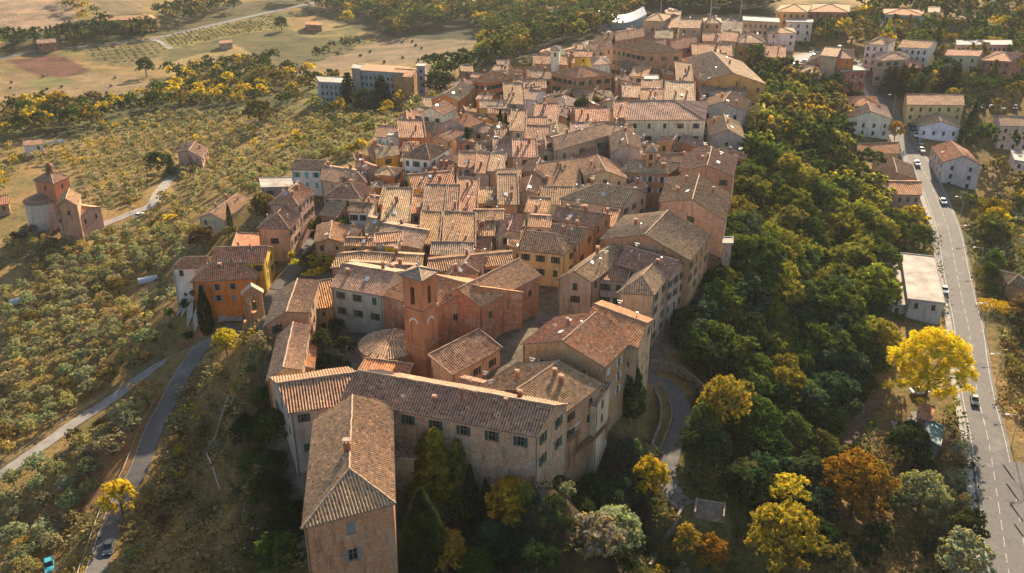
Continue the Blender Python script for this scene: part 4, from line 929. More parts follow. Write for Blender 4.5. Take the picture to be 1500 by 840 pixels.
# bell gable on the left
p=Vector(at(377,487,24)); bg_=empty('bell_gable',p); tag(bg_,'small brick bell gable with one arch and bell at the left end of the convent','bell gable'); b=MB()
tr=lambda x,z,i_:(x-2,i_,z); arch_wall(b,4,-4,9.5,2,1.3,4.8,8.2,tr,1.2)
tr2=lambda x,z,i_:(2-x,1.2-i_,z); arch_wall(b,4,-4,9.5,2,1.3,4.8,8.2,tr2,.01)
b.face([(-2,0,-4),(-2,0,9.5),(-2,1.2,9.5),(-2,1.2,-4)]); b.face([(2,0,-4),(2,1.2,-4),(2,1.2,9.5),(2,0,9.5)]); b.face([(-2,0,9.5),(2,0,9.5),(0,0,11.2)]); b.face([(2,1.2,9.5),(-2,1.2,9.5),(0,1.2,11.2)])
b.box((0,.6,-1),(5.2,2.4,7)); link('wall',b.mesh('wall','brick_wall'),bg_,color=(.46,.25,.13),rz=.25)
b=MB(); 
for s_ in (-1,1): b.face([(0,-.3,11.5),(s_*2.4,-.3,9.5),(s_*2.4,1.5,9.5),(0,1.5,11.5)]); b.face([(0,-.3,11.2),(s_*2.4,-.3,9.3),(s_*2.4,-.3,9.5),(0,-.3,11.5)])
link('coping',b.mesh('coping','ridge'),bg_,rz=.25)
b=MB()
for j in range(4): b.tube((0,.6,pr[j][1]-10.2),(0,.6,pr[j+1][1]-10.2),pr[j][0],pr[j+1][0],12,False)
b.tube((0,.6,7.4),(0,.6,8.2),.05,.05,5); link('bell',b.mesh('bell','bronze'),bg_,rz=.25)
# domed church in the groves
cz=-3.5; A=Vector(at(50,263,cz+17)); Bc=Vector(at(78,268,cz+17)); Cc=Vector(at(100,258,cz+17))
ch=house((50,263),(78,268),(100,258),cz+17,'p','orange',2.6,rc='b',label='square brick church tower block with pyramid roof and small lantern in the olive groves',name='grove_church',cat='church',win={'F':(1,[2.6]),'R':(1,[2.6])},stuff=False,sh='n',group=None,col=(.50,.24,.13))
lp=ch['pt'](.5,.5,ch['hf'](.5,.5)); b=MB(); l=(lp[0]-ch['org'].x,lp[1]-ch['org'].y,lp[2]-ch['org'].z)
for k in range(8):
    a=2*math.pi*k/8; b.tube((l[0]+math.cos(a)*.95,l[1]+math.sin(a)*.95,l[2]-.3),(l[0]+math.cos(a)*.95,l[1]+math.sin(a)*.95,l[2]+1.9),.2,.2,6)
b.tube((l[0],l[1],l[2]-.9),(l[0],l[1],l[2]+.2),1.5,1.4,10); b.tube((l[0],l[1],l[2]+1.8),(l[0],l[1],l[2]+2.9),1.4,.1,10); b.tube((l[0],l[1],l[2]+.2),(l[0],l[1],l[2]+1.9),.6,.6,8)
link('lantern',b.mesh('lantern','brick_plain'),ch['root'])
h((84,300),(112,300),(117,285),cz+13.5,'y','pink',2.2,rc='b',label='brick transept gable on the right side of the grove church',name='church_transept',cat='church',stuff=False,sh='n',win={'F':(1,[3.0])},group=None,col=(.46,.27,.17))
h((82,313),(115,318),(147,303),cz+8.2,'x','pink',1.8,rc='r',label='low pinkish priest house with tiled roof in front of the grove church',group=OUT,win={'F':(4,[2.6]),'R':(2,[2.6])},sh='n')
ac=Vector(at(62,300,cz+8)); ap_=empty('round_chapel',(ac.x,ac.y,cz)); tag(ap_,'round white-walled chapel apse on the left of the grove church','chapel'); b=MB(); n=16; Ra=5.6
for k in range(n):
    a0,a1=2*math.pi*k/n,2*math.pi*(k+1)/n; b.face([P(Ra,a0,-3),P(Ra,a1,-3),P(Ra,a1,10),P(Ra,a0,10)],[(a0*Ra,-2),(a1*Ra,-2),(a1*Ra,10),(a0*Ra,10)])
link('wall',b.mesh('wall','plaster_wall'),ap_,color=(.58,.48,.40)); b=MB()
for k in range(n):
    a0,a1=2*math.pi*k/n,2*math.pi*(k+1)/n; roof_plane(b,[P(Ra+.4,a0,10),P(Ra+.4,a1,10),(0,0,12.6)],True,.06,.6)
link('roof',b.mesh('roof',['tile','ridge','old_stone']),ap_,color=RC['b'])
# sports hall with curved white roof
c0=Vector(at(910,46,16)); sh_=empty('sports_hall',(c0.x,c0.y,14)); tag(sh_,'sports hall with curved white roof and glazed side beyond the town','sports hall'); b=MB(); n=10; Wd,Dp=26,16
for k in range(n):
    t0,t1=k/n,(k+1)/n; zf=lambda t:11-4.5*math.sin(math.pi*(t*.9))+t*3.5
    b.face([(-Wd/2+Wd*t0,-Dp/2,zf(t0)),(-Wd/2+Wd*t1,-Dp/2,zf(t1)),(-Wd/2+Wd*t1,Dp/2,zf(t1)+1.5),(-Wd/2+Wd*t0,Dp/2,zf(t0)+1.5)])
    b.face([(-Wd/2+Wd*t0,-Dp/2,zf(t0)-.5),(-Wd/2+Wd*t1,-Dp/2,zf(t1)-.5),(-Wd/2+Wd*t1,-Dp/2,zf(t1)),(-Wd/2+Wd*t0,-Dp/2,zf(t0))])
link('roof',b.mesh('roof','white_paint'),sh_); b=MB()
for k in range(n):
    t0,t1=k/n,(k+1)/n; b.face([(-Wd/2+Wd*t0,-Dp/2+.3,-4),(-Wd/2+Wd*t1,-Dp/2+.3,-4),(-Wd/2+Wd*t1,-Dp/2+.3,zf(t1)-.4),(-Wd/2+Wd*t0,-Dp/2+.3,zf(t0)-.4)]); 
b.face([(-Wd/2,-Dp/2+.3,-4),(-Wd/2,Dp/2,-4),(-Wd/2,Dp/2,12),(-Wd/2,-Dp/2+.3,10.6)]); b.face([(Wd/2,-Dp/2+.3,-4),(Wd/2,Dp/2,-4),(Wd/2,Dp/2,12),(Wd/2,-Dp/2+.3,11)])
link('wall',b.mesh('wall','paint_any'),sh_,color=(.25,.33,.35))
# ------------------------------------------------------------------ vegetation
def leaves(P,Nrm,size,asp=.6,tint=None):
    n=len(P); a=nrg.normal(size=(n,3)); nn=Nrm+a*.75; nn/=np.linalg.norm(nn,axis=1)[:,None]
    t=np.cross(nn,nrg.normal(size=(n,3))); t/=np.linalg.norm(t,axis=1)[:,None]+1e-9; b=np.cross(nn,t)
    s=(size*nrg.uniform(.6,1.35,n))[:,None]; t=t*s*.5; b=b*s*asp*.5
    V=np.stack([P-t-b*.6,P+t*.2-b,P+t+b*.3,P-t*.1+b],1).reshape(-1,3)
    T=np.repeat(tint,4,axis=0); return V,T
def lobes(L,per,size,asp=.6,inner=.25,squash=.8):
    """L: (x,y,z,r) lobes; leaves sit in clumps on and just inside each lobe's skin"""
    PP=[];NN=[];TT=[]
    for (x,y,z,r) in L:
        n=int(per*(r*r)); 
        if n<6: n=6
        nc=max(5,n//14); c=nrg.normal(size=(nc,3)); c/=np.linalg.norm(c,axis=1)[:,None]; c=c[(c[:,2]>-.55)]; nc=len(c)
        rad=r*(1-inner*nrg.random(nc)**1.5); ct_=nrg.uniform(.5,1.4,nc); hue=nrg.uniform(-.14,.14,nc)
        k=nrg.integers(0,nc,n); p=c[k]*rad[k][:,None]+nrg.normal(size=(n,3))*r*.13
        PP.append(p*np.array([1,1,squash])+np.array([x,y,z])); nn=c[k].copy(); nn[:,2]+=.35; NN.append(nn)
        br=ct_[k]*nrg.uniform(.75,1.25,n); TT.append(np.stack([br*(1+hue[k]),br,br*(1-hue[k])],1))
    P=np.concatenate(PP); return leaves(P,np.concatenate(NN),size,asp,np.concatenate(TT))
def leafmesh(name,V,T,extra=None):
    me=bpy.data.meshes.new(name); nq=len(V)//4
    if extra: 
        ev=np.array(extra.v); nv0=len(V); V=np.vstack([V,ev]); T=np.vstack([T,np.ones((len(ev),3))])
    me.vertices.add(len(V)); me.vertices.foreach_set('co',V.astype(np.float32).ravel())
    idx=list(np.arange(nq*4)); tot=np.full(nq,4)
    if extra:
        e=[i+nv0 for f in extra.f for i in f]; idx=np.concatenate([np.arange(nq*4),np.array(e)]); tot=np.concatenate([tot,[len(f) for f in extra.f]])
    me.loops.add(len(idx)); me.loops.foreach_set('vertex_index',np.array(idx)); me.polygons.add(len(tot)); st_=np.concatenate([[0],np.cumsum(tot)[:-1]])
    me.polygons.foreach_set('loop_start',st_); me.polygons.foreach_set('loop_total',tot)
    me.materials.append(M['foliage']); me.materials.append(M['bark']); 
    mi=np.zeros(len(tot),int); mi[nq:]=1; me.polygons.foreach_set('material_index',mi); me.update(calc_edges=True)
    a=me.color_attributes.new('tint','FLOAT_COLOR','POINT'); a.data.foreach_set('color',np.hstack([T,np.ones((len(T),1))]).astype(np.float32).ravel()); return me
def trunkb(h,r,limbs,spread,top):
    b=MB(); x=y=0.0; p=(0,0,-.6); n=4
    for i in range(1,n+1):
        q=(p[0]+nrg.uniform(-.1,.1)*h*.12,p[1]+nrg.uniform(-.1,.1)*h*.12,h*i/n); b.tube(p,q,r*(1-.6*(i-1)/n)*(1.3 if i==1 else 1),r*(1-.6*i/n),7,False); p=q
        if i>=2:
            for k in range(limbs):
                a=nrg.uniform(0,6.28); e=(q[0]+math.cos(a)*spread*nrg.uniform(.4,.9),q[1]+math.sin(a)*spread*nrg.uniform(.4,.9),q[2]+(top-h)*nrg.uniform(.2,.7)); m_=((q[0]+e[0])/2,(q[1]+e[1])/2,(q[2]+e[2])/2+.15*spread*.3)
                b.tube(q,m_,r*.42,r*.28,5,False); b.tube(m_,e,r*.28,r*.08,5,False)
    return b
VAR={}
def add_var(kind,V,T,tb): VAR.setdefault(kind,[]).append((leafmesh('crown',V,T),tb.mesh('trunk','bark'),leafmesh(kind,V,T,tb)))
for i in range(5):     # broadleaf, ~10 m tall
    L=[]
    for k in range(17):
        a=k*2.4+nrg.uniform(-.5,.5); rr=4.1*math.sqrt((k+.5)/17)*nrg.uniform(.7,1.05); z=8.6-.42*rr*rr*.55+nrg.uniform(-1.2,.6); L.append((rr*math.cos(a),rr*math.sin(a),z,nrg.uniform(1.0,1.75)))
    for k in range(6): a=k*1.05; L.append((3.3*math.cos(a),3.3*math.sin(a),nrg.uniform(3.4,5),nrg.uniform(1.0,1.5)))
    V,T=lobes(L,190,.40,.62); add_var('broadleaf_tree',V,T,trunkb(4.5,.28,2,3,9))
for i in range(2):     # large detailed broadleaf, ~10 m unit but fine leaves
    L=[]
    for k in range(70):
        a=k*2.4+nrg.uniform(-.4,.4); rr=4.7*math.sqrt((k+.5)/70)*nrg.uniform(.75,1.08); z=9.2-.16*rr*rr*1.05+nrg.uniform(-1.0,.5); L.append((rr*math.cos(a),rr*math.sin(a),z,nrg.uniform(.55,1.05)))
    for k in range(46): a=k*.9; rr=nrg.uniform(1.2,4.6); L.append((rr*math.cos(a),rr*math.sin(a),nrg.uniform(3.0,6.5),nrg.uniform(.5,1.0)))
    V,T=lobes(L,300,.25,.65,.6); add_var('spreading_tree',V,T,trunkb(4.5,.25,3,4,9))
for i in range(1):     # one very large, finely leaved spreading tree
    L=[]
    for k in range(120):
        a=k*2.4+nrg.uniform(-.4,.4); rr=4.9*math.sqrt((k+.5)/120)*nrg.uniform(.75,1.05); z=9.4-.19*rr*rr+nrg.uniform(-1.3,.4); L.append((rr*math.cos(a),rr*math.sin(a),z,nrg.uniform(.4,.85)))
    for k in range(110): a=k*.9; rr=nrg.uniform(1.5,5.0); L.append((rr*math.cos(a),rr*math.sin(a),nrg.uniform(1.9,6.8),nrg.uniform(.4,.8)))
    V,T=lobes(L,900,.14,.65,.7); add_var('great_tree',V,T,trunkb(4.0,.22,3,4,9))
for i in range(4):     # olive, ~4 m
    L=[(math.cos(a)*nrg.uniform(.7,1.35),math.sin(a)*nrg.uniform(.7,1.35),nrg.uniform(1.7,3.0),nrg.uniform(.7,1.1)) for a in np.arange(9)*.7]+[(0,0,3.1,1.05)]
    V,T=lobes(L,270,.27,.55,.15); add_var('olive_tree',V,T,trunkb(1.5,.18,2,1.1,3))
OLV=[]
for i in range(4):
    L=[(math.cos(a)*nrg.uniform(.6,1.3),math.sin(a)*nrg.uniform(.6,1.3),nrg.uniform(1.9,3.0),nrg.uniform(.75,1.1)) for a in np.arange(6)*1.05]+[(0,0,3.2,.95)]
    OLV.append(lobes(L,64,.50,.6,.15))
BIGV=[]
for i in range(3):
    L=[]
    for k in range(14):
        a=k*2.4; rr=4.1*math.sqrt((k+.5)/14)*nrg.uniform(.7,1.05); L.append((rr*math.cos(a),rr*math.sin(a),8.6-.25*rr*rr+nrg.uniform(-1,.6),nrg.uniform(1.2,1.9)))
    BIGV.append(lobes(L,22,.95,.62))
for i in range(3):     # cypress ~12 m
    n=4200; z=nrg.random(n)**.85*11.6+.4; f=np.clip(np.sin(np.clip(z/12,0,1)**.62*math.pi)**.75,.05,1)*1.35; a=nrg.uniform(0,6.28,n); rr=f*(1-.25*nrg.random(n)**2)*(1+.14*np.sin(a*5+z*1.3)); P=np.stack([rr*np.cos(a),rr*np.sin(a),z],1)
    Nn=np.stack([np.cos(a),np.sin(a),np.full(n,.2)],1); br=nrg.uniform(.6,1.35,n)*(1+.25*np.sin(a*3+z*2)); V,T=leaves(P,Nn,.36,.5,np.stack([br,br,br*.9],1)); add_var('cypress',V,T,trunkb(3,.22,0,1,4))
for i in range(3):     # conifer ~12 m with drooping tiers
    PP=[];NN=[];TT=[]
    for lay in range(11):
        z0=1.6+lay*1.0; R0_=3.6*(1-lay/11.5)+.2; nb_=9
        for k in range(nb_):
            a=k*6.283/nb_+lay*.5+nrg.uniform(-.2,.2); n=46; s=nrg.random(n)**.6; rr=s*R0_*nrg.uniform(.85,1.1); aa=a+nrg.normal(size=n)*.16
            PP.append(np.stack([rr*np.cos(aa),rr*np.sin(aa),z0-rr*.22+nrg.normal(size=n)*.18],1)); NN.append(np.stack([np.cos(aa)*.3,np.sin(aa)*.3,np.ones(n)],1)); br=nrg.uniform(.6,1.4)*nrg.uniform(.8,1.2,n); TT.append(np.stack([br,br,br],1))
    V,T=leaves(np.concatenate(PP),np.concatenate(NN),.5,.5,np.concatenate(TT)); add_var('conifer',V,T,trunkb(10,.25,0,1,11))
for i in range(2):     # umbrella pine ~11 m
    L=[(4.2*math.sqrt(nrg.random())*math.cos(a),4.2*math.sqrt(nrg.random())*math.sin(a),8.8+nrg.uniform(-.4,.7),nrg.uniform(1.0,1.5)) for a in np.arange(16)*2.4]
    V,T=lobes(L,110,.42,.5,.3,.6); add_var('umbrella_pine',V,T,trunkb(8,.3,2,3,9.5))
for i in range(3):     # bush ~2 m
    L=[(nrg.uniform(-.8,.8),nrg.uniform(-.8,.8),nrg.uniform(.6,1.2),nrg.uniform(.6,.95)) for k in range(6)]
    V,T=lobes(L,80,.30,.55); add_var('bush',V,T,trunkb(.7,.06,2,.6,1.3))
# bare-ish branching tree
GC={'dark':(.045,.070,.026),'green':(.09,.13,.032),'ygreen':(.22,.22,.045),'gold':(.47,.365,.035),'orange':(.34,.19,.035),'olive':(.27,.27,.165),'oliveg':(.33,.28,.13),'blue':(.062,.10,.058),'mix':(.17,.14,.05),'brown':(.17,.12,.05),'cyp':(.022,.042,.020),'pine':(.05,.085,.02)}
NAMES={'dark':'dark green','green':'green','ygreen':'yellow-green','gold':'golden yellow','orange':'orange','olive':'grey-green','oliveg':'straw-tinged','blue':'bluish green','mix':'dull olive-brown','brown':'brownish','cyp':'blackish green','pine':'bright green'}
TREES=[]; LAST=[None]
KIND={'broadleaf_tree':('tree',10),'spreading_tree':('tree',10),'great_tree':('tree',10),'olive_tree':('olive tree',4),'cypress':('cypress',12),'conifer':('conifer',12),'umbrella_pine':('pine',11),'bush':('bush',2)}
def tree(x,y,kind,H_,col,label,group=None,wide=1.0,far=None,name=None,z=None):
    v=rng.choice(VAR[kind]); cat,h0=KIND[kind]; s=H_/h0; z=h1(x,y) if z is None else z; c=GC[col] if isinstance(col,str) else col
    c=tuple(min(.9,k*f) for k,f in zip(c,(rng.uniform(.88,1.12),rng.uniform(.92,1.1),rng.uniform(.85,1.1))))
    d=proj(x,y,z)[2]; nm=name or kind; rz=rng.uniform(0,6.28); sc=(s*wide,s*wide*rng.uniform(.9,1.1),s)
    if far is None: far=d>330 or kind=='bush'
    if far: o=link(nm,v[2],None,(x,y,z),rz,c,sc)
    else:
        o=bpy.data.objects.new(nm,None); COL.objects.link(o); o.location=(x,y,z); o.rotation_euler=(0,0,rz); o.scale=sc
        link('trunk',v[1],o); link('crown',v[0],o,color=c)
    tag(o,label,cat,group); TREES.append((x,y)); LAST[0]=o; return o
FB=[(min(p[0] for p in f),max(p[0] for p in f),min(p[1] for p in f),max(p[1] for p in f),f) for f in FOOT]
def blocked(X,Y,mg):
    bad=np.zeros(len(X),bool)
    for a,b_,c,d,f in FB:
        q=(X>a-mg)&(X<b_+mg)&(Y>c-mg)&(Y<d+mg)
        if q.any():
            cx=sum(p[0] for p in f)/4; cy=sum(p[1] for p in f)/4; g_=[(cx+(p[0]-cx)*(1+mg/max(1.,math.hypot(p[0]-cx,p[1]-cy))),cy+(p[1]-cy)*(1+mg/max(1.,math.hypot(p[0]-cx,p[1]-cy)))) for p in f]
            bad|=inpoly(X,Y,g_)
    return bad
def offroad(X,Y,mg):
    bad=np.zeros(len(X),bool)
    for k,P in road_pts.items():
        q=(X>P[:,0].min()-9)&(X<P[:,0].max()+9)&(Y>P[:,1].min()-9)&(Y<P[:,1].max()+9)
        if q.any():
            i=np.where(q)[0]; d=np.sqrt(((np.stack([X[i],Y[i]],1)[:,None]-P[None,:,:2])**2).sum(2)).min(1); bad[i]|=d<ROADS[k][1]/2+mg
    return bad
TAKEN=[]
def scatter(poly,spacing,mg=2.0,rd=1.2,row=None,jit=.35):
    W_=[H0p(*p)[:2] for p in poly]; xa,xb=min(p[0] for p in W_),max(p[0] for p in W_); ya,yb=min(p[1] for p in W_),max(p[1] for p in W_)
    dx,dy=(spacing,spacing*.87) if row is None else (spacing,row); pts=[]
    if row is None:
        X,Y=np.meshgrid(np.arange(xa,xb,dx),np.arange(ya,yb,dy)); X=X+(np.arange(X.shape[0])%2)[:,None]*dx/2
    else:
        R_=math.hypot(xb-xa,yb-ya); X,Y=np.meshgrid(np.arange(-R_,R_,dx),np.arange(-R_,R_,dy)); a=.5; X,Y=X*math.cos(a)-Y*math.sin(a)+(xa+xb)/2,X*math.sin(a)+Y*math.cos(a)+(ya+yb)/2
    X=X.ravel()+nrg.uniform(-jit,jit,X.size)*dx; Y=Y.ravel()+nrg.uniform(-jit,jit,Y.size)*dy
    ok=inpoly(X,Y,W_); X,Y=X[ok],Y[ok]
    if len(X)==0: return X,Y
    ok=~(blocked(X,Y,mg)|offroad(X,Y,rd)); X,Y=X[ok],Y[ok]
    if TAKEN and len(X):
        Tk=np.array(TAKEN); d=np.sqrt((X[:,None]-Tk[None,:,0])**2+(Y[:,None]-Tk[None,:,1])**2); ok=(d>Tk[None,:,2]+spacing*.25).all(1); X,Y=X[ok],Y[ok]
    return X,Y
def pick(w): 
    ks=list(w); return rng.choices(ks,[w[k] for k in ks])[0]
# --- single trees one can point to (base pixel, height, kind, colour, width, label)
ONE=[((1354,590),19.5,'great_tree',(.63,.50,.03),1.0,'huge bright golden tree beside the main road, largest yellow crown'),
((1245,760),15,'spreading_tree','orange',1.05,'large orange-brown tree standing alone below the wooded slope'),
((1140,835),14,'spreading_tree',(.40,.32,.04),1.0,'full golden-green tree at the bottom beside the small stair roof'),
((1055,632),13,'spreading_tree',(.38,.32,.05),.85,'golden tree beside the curving garden path'),
((1040,835),7.5,'broadleaf_tree','orange',.9,'sparse orange tree beside the stair roof'),
((1005,815),7,'broadleaf_tree',(.44,.30,.06),.8,'small pale gold tree at the bend of the garden path'),
((305,492),13.5,'cypress','cyp',1.15,'tall black-green cypress in front of the bright orange villa'),
((357,457),8.5,'cypress','cyp',1.0,'shorter cypress right of the bright orange villa'),
((338,337),8.5,'cypress','cyp',.9,'cypress in front of the long low cream farmhouse'),
((505,345),6,'cypress','cyp',.8,'small cypress among roofs beside the village street'),
((622,838),16,'cypress',(.035,.055,.022),1.5,'broad dark cypress at the bottom beside the brick end wing'),
((640,835),12,'cypress',(.04,.06,.025),1.3,'second broad cypress just right of the first at the bottom'),
((690,765),12,'cypress',(.035,.06,.025),1.0,'slim cypress in the convent garden, left of two'),
((712,770),10,'cypress',(.035,.06,.025),1.0,'slim cypress in the convent garden, right of two'),
((512,845),9.5,'cypress','cyp',.8,'narrow cypress against the brick end wall of the convent'),
((640,735),15,'conifer',(.26,.22,.03),1.1,'yellow-green feathery conifer in the convent garden'),
((672,745),14,'conifer',(.22,.19,.03),1.0,'feathery conifer behind the slim garden cypresses'),
((625,720),12,'conifer',(.16,.15,.03),1.0,'dark feathery conifer by the convent courtyard'),
((655,840),9,'broadleaf_tree',(.44,.30,.06),.75,'small glowing yellow tree behind the broad cypress'),
((926,612),12,'cypress',(.04,.075,.025),1.8,'ivy-dark cypress leaning on the town wall above the slope'),
((685,235),11,'conifer','cyp',1.0,'dark pointed conifer between roofs in the upper left of town'),
((733,197),9,'cypress','cyp',1.1,'dark cypress among roofs, left of a close pair'),
((741,198),8,'cypress','cyp',1.0,'dark cypress among roofs, right of a close pair'),
((852,180),10,'broadleaf_tree','dark',.7,'dark courtyard tree below the brick palazzo'),
((875,172),8,'broadleaf_tree','mix',.7,'yellowish courtyard tree below the tallest palazzo'),
((512,160),17,'conifer',(.03,.05,.035),1.3,'left dark cedar in front of the hospital-like block'),
((560,158),15,'conifer',(.03,.05,.035),1.5,'right dark cedar in front of the long blue-grey block'),
((535,165),12,'broadleaf_tree','dark',.9,'dark rounded tree between the two cedars'),
((653,145),12,'broadleaf_tree','dark',1.0,'dark rounded tree left of the orange palazzo'),
((640,140),12,'broadleaf_tree','dark',1.1,'broad dark tree beside the stair tower'),
((765,122),10,'umbrella_pine','pine',1.2,'bright green umbrella pine at the upper left edge of town'),
((710,98),14,'broadleaf_tree','ygreen',.9,'pale yellow-green tree at the corner of the big field'),
((382,185),13,'broadleaf_tree','mix',1.1,'large dark tree at the end of the hedge line left of town'),
((215,113),13,'broadleaf_tree','dark',1.0,'lone round tree at the edge of the bale field'),
((88,165),12,'broadleaf_tree','gold',1.1,'golden tree in the valley hedge at the left'),
((140,162),11,'broadleaf_tree','mix',1.1,'broad brownish tree in the valley hedge'),
((413,45),11,'broadleaf_tree','dark',1.0,'round dark tree in the golden field strip at the top left'),
((510,35),11,'broadleaf_tree','gold',1.1,'golden round tree on the tilted field near the top'),
((470,400),7,'bush','gold',1.4,'bright yellow bush beside the village street'),
((455,392),6,'bush','dark',1.0,'dark rounded bush by the yellow bush'),
((300,370),9,'broadleaf_tree','brown',1.0,'brownish tree above the orange villa'),
((390,325),9,'broadleaf_tree','mix',1.1,'round tree beside the long low farmhouse'),
((180,755),9,'broadleaf_tree','gold',.9,'golden tree overhanging the hillside road'),
((333,520),6.5,'broadleaf_tree','gold',1.2,'golden bush-like tree beside the driveway'),
((252,258),9,'conifer','dark',1.1,'dark tree group beside the lone pink farmhouse, nearest to it'),
((232,255),10,'broadleaf_tree','dark',1.1,'dark rounded tree by the lone pink farmhouse'),
((1310,108),11,'conifer','dark',1.3,'dark conifer above the long yellow apartment house'),
((1450,330),10,'broadleaf_tree',(.30,.20,.03),1.1,'golden-brown round tree right of the main road'),
((1220,215),10,'broadleaf_tree','dark',1.2,'round dark tree at the right edge of the wooded slope'),
((1310,205),8,'broadleaf_tree',(.3,.22,.03),1.0,'yellow-green tree beside the road near the white gabled house'),
((1250,158),8,'broadleaf_tree','dark',1.0,'dark round tree at the street junction')]
for (p,h_,k_,c_,w_,lb) in ONE:
    q=gp(*p); o=tree(q[0],q[1],k_,h_,c_,lb,None,w_,far=False); TAKEN.append((q[0],q[1],h_*.28*w_))
pp=[(1418,150),(1435,150),(1450,152),(1466,150),(1484,153)]
for p in pp: q=gp(*p); tree(q[0],q[1],'umbrella_pine',11,'pine','green umbrella pine in the row by the car park','umbrella pines by the car park',1.0)
for px in range(1296,1405,12):
    q=gp(px,138); tree(q[0]+rng.uniform(-1,1),q[1]+rng.uniform(-2,2),'conifer',12,(.05,.055,.03),'dark conifer in the dense row behind the yellow apartment house','dark conifers behind the yellow apartment house',1.1)
for px in range(1112,1185,9):
    q=gp(px,72-(px-1112)*.03); tree(q[0],q[1],'bush',4,'pine','clipped green tree in the hedge row above the square','clipped trees above the square',1.1)
DEF=[]
def region(poly,sp,kinds,cols,hr,where,wide=(.85,1.2),mg=2,rd=1.2,jit=.35,row=None):
    X,Y=scatter(poly,sp,mg,rd,row,jit)
    for x,y in zip(X,Y):
        k=pick(kinds); c=pick(cols); h_=rng.uniform(*hr)*(1 if k not in('bush','olive_tree') else (.42 if k=='olive_tree' else .25)) if len(kinds)>1 else rng.uniform(*hr)
        kn={'broadleaf_tree':'leafy tree','bush':'bush','olive_tree':'olive tree','conifer':'conifer','cypress':'cypress'}[k]
        DEF.append((proj(x,y,0)[2],x,y,k,h_,c,kn,where,rng.uniform(*wide)))
region([(1085,95),(1130,92),(1165,118),(1200,125),(1215,150),(1232,190),(1240,215),(1225,250),(1130,250),(1112,200),(1118,140)],6.8,{'broadleaf_tree':1},{'dark':3,'mix':4,'gold':2,'green':3,'ygreen':1},(9,15),'on the upper wooded slope')
region([(1110,200),(1230,240),(1268,262),(1282,305),(1290,330),(1200,330),(1095,300),(1085,280)],6.6,{'broadleaf_tree':1},{'green':4,'dark':2,'ygreen':5,'mix':2},(9,15),'on the middle wooded slope')
region([(1085,290),(1290,325),(1296,372),(1292,450),(1200,480),(1040,470),(1065,400)],6.4,{'broadleaf_tree':1},{'ygreen':6,'green':4,'blue':1,'dark':1},(8,14),'on the lower wooded slope')
region([(1040,462),(1290,450),(1285,590),(1240,640),(1100,650),(1060,600),(1020,560),(1000,520)],6.2,{'broadleaf_tree':1},{'blue':5,'green':4,'ygreen':3,'dark':1},(7,13),'in the wood above the curving path')
region([(1010,610),(1090,640),(1200,640),(1230,700),(1190,780),(1090,830),(1040,760),(1010,700)],4.9,{'broadleaf_tree':3,'bush':1},{'dark':5,'green':3,'mix':3,'gold':1,'blue':2},(6,10),'below the curving path')
region([(1180,700),(1280,700),(1290,850),(1180,850)],5.0,{'broadleaf_tree':3,'bush':1},{'dark':5,'blue':3,'mix':2},(6,9),'at the bottom below the orange tree')
region([(1320,650),(1410,640),(1432,720),(1448,850),(1345,850),(1330,740)],5.4,{'olive_tree':3,'broadleaf_tree':1},{'olive':5,'oliveg':2,'dark':1},(7,11),'in the plot left of the lower main road')
region([(1385,590),(1420,610),(1440,700),(1450,830),(1430,830),(1410,700)],4.8,{'bush':2,'olive_tree':2},{'dark':3,'olive':3,'mix':1},(7,11),'on the verge of the lower main road')
region([(1290,305),(1350,310),(1362,330),(1378,400),(1384,440),(1392,470),(1384,475),(1372,372),(1330,368),(1296,370)],4.2,{'bush':3,'broadleaf_tree':2,'olive_tree':1},{'gold':2,'ygreen':3,'green':3,'mix':3},(6,9),'in the gardens left of the main road')
region([(1405,300),(1500,275),(1500,395),(1455,395),(1440,440),(1500,470),(1500,560),(1480,560),(1460,470),(1440,420),(1418,340)],4.3,{'bush':4,'broadleaf_tree':1,'olive_tree':2},{'gold':1.5,'ygreen':2,'green':3,'mix':4,'brown':2},(6,10),'in the gardens right of the main road')
region([(1462,490),(1500,490),(1510,650),(1488,620)],3.2,{'bush':1},{'brown':3,'mix':3,'olive':2},(1.5,3),'on the bank right of the main road')
region([(1270,30),(1500,28),(1500,300),(1440,290),(1425,215),(1345,210),(1300,115),(1270,75)],8.5,{'broadleaf_tree':3,'bush':2,'conifer':1},{'dark':4,'green':3,'mix':3,'gold':1.5},(8,13),'between the houses of the newer quarter')
region([(1195,45),(1270,35),(1275,70),(1255,82),(1200,68)],9,{'broadleaf_tree':1},{'mix':3,'dark':3,'gold':1},(9,13),'behind the square')
region([(1250,5),(1500,0),(1500,28),(1270,30)],10,{'broadleaf_tree':1},{'dark':4,'mix':2,'green':2},(10,15),'along the top right edge')
# slopes round the convent
region([(270,560),(312,508),(375,482),(388,560),(350,640),(300,700),(250,770),(200,850),(165,850),(180,800),(200,745),(225,690),(250,620)],4.2,{'bush':5,'olive_tree':2},{'oliveg':5,'olive':3,'gold':2.2,'mix':1,'brown':2},(6,9),'on the dry slope left of the convent',rd=2.0)
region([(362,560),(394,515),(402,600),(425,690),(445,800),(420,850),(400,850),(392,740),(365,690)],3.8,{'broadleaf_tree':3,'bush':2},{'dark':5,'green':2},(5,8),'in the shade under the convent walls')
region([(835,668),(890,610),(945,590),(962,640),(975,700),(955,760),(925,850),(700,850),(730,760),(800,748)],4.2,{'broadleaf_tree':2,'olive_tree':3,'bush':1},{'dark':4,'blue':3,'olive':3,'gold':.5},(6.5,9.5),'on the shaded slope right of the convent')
region([(575,790),(610,700),(720,725),(740,790),(720,850),(560,850)],3.3,{'broadleaf_tree':2,'bush':3},{'dark':3,'mix':2,'green':3,'gold':1.4},(5,7.5),'in the convent garden')
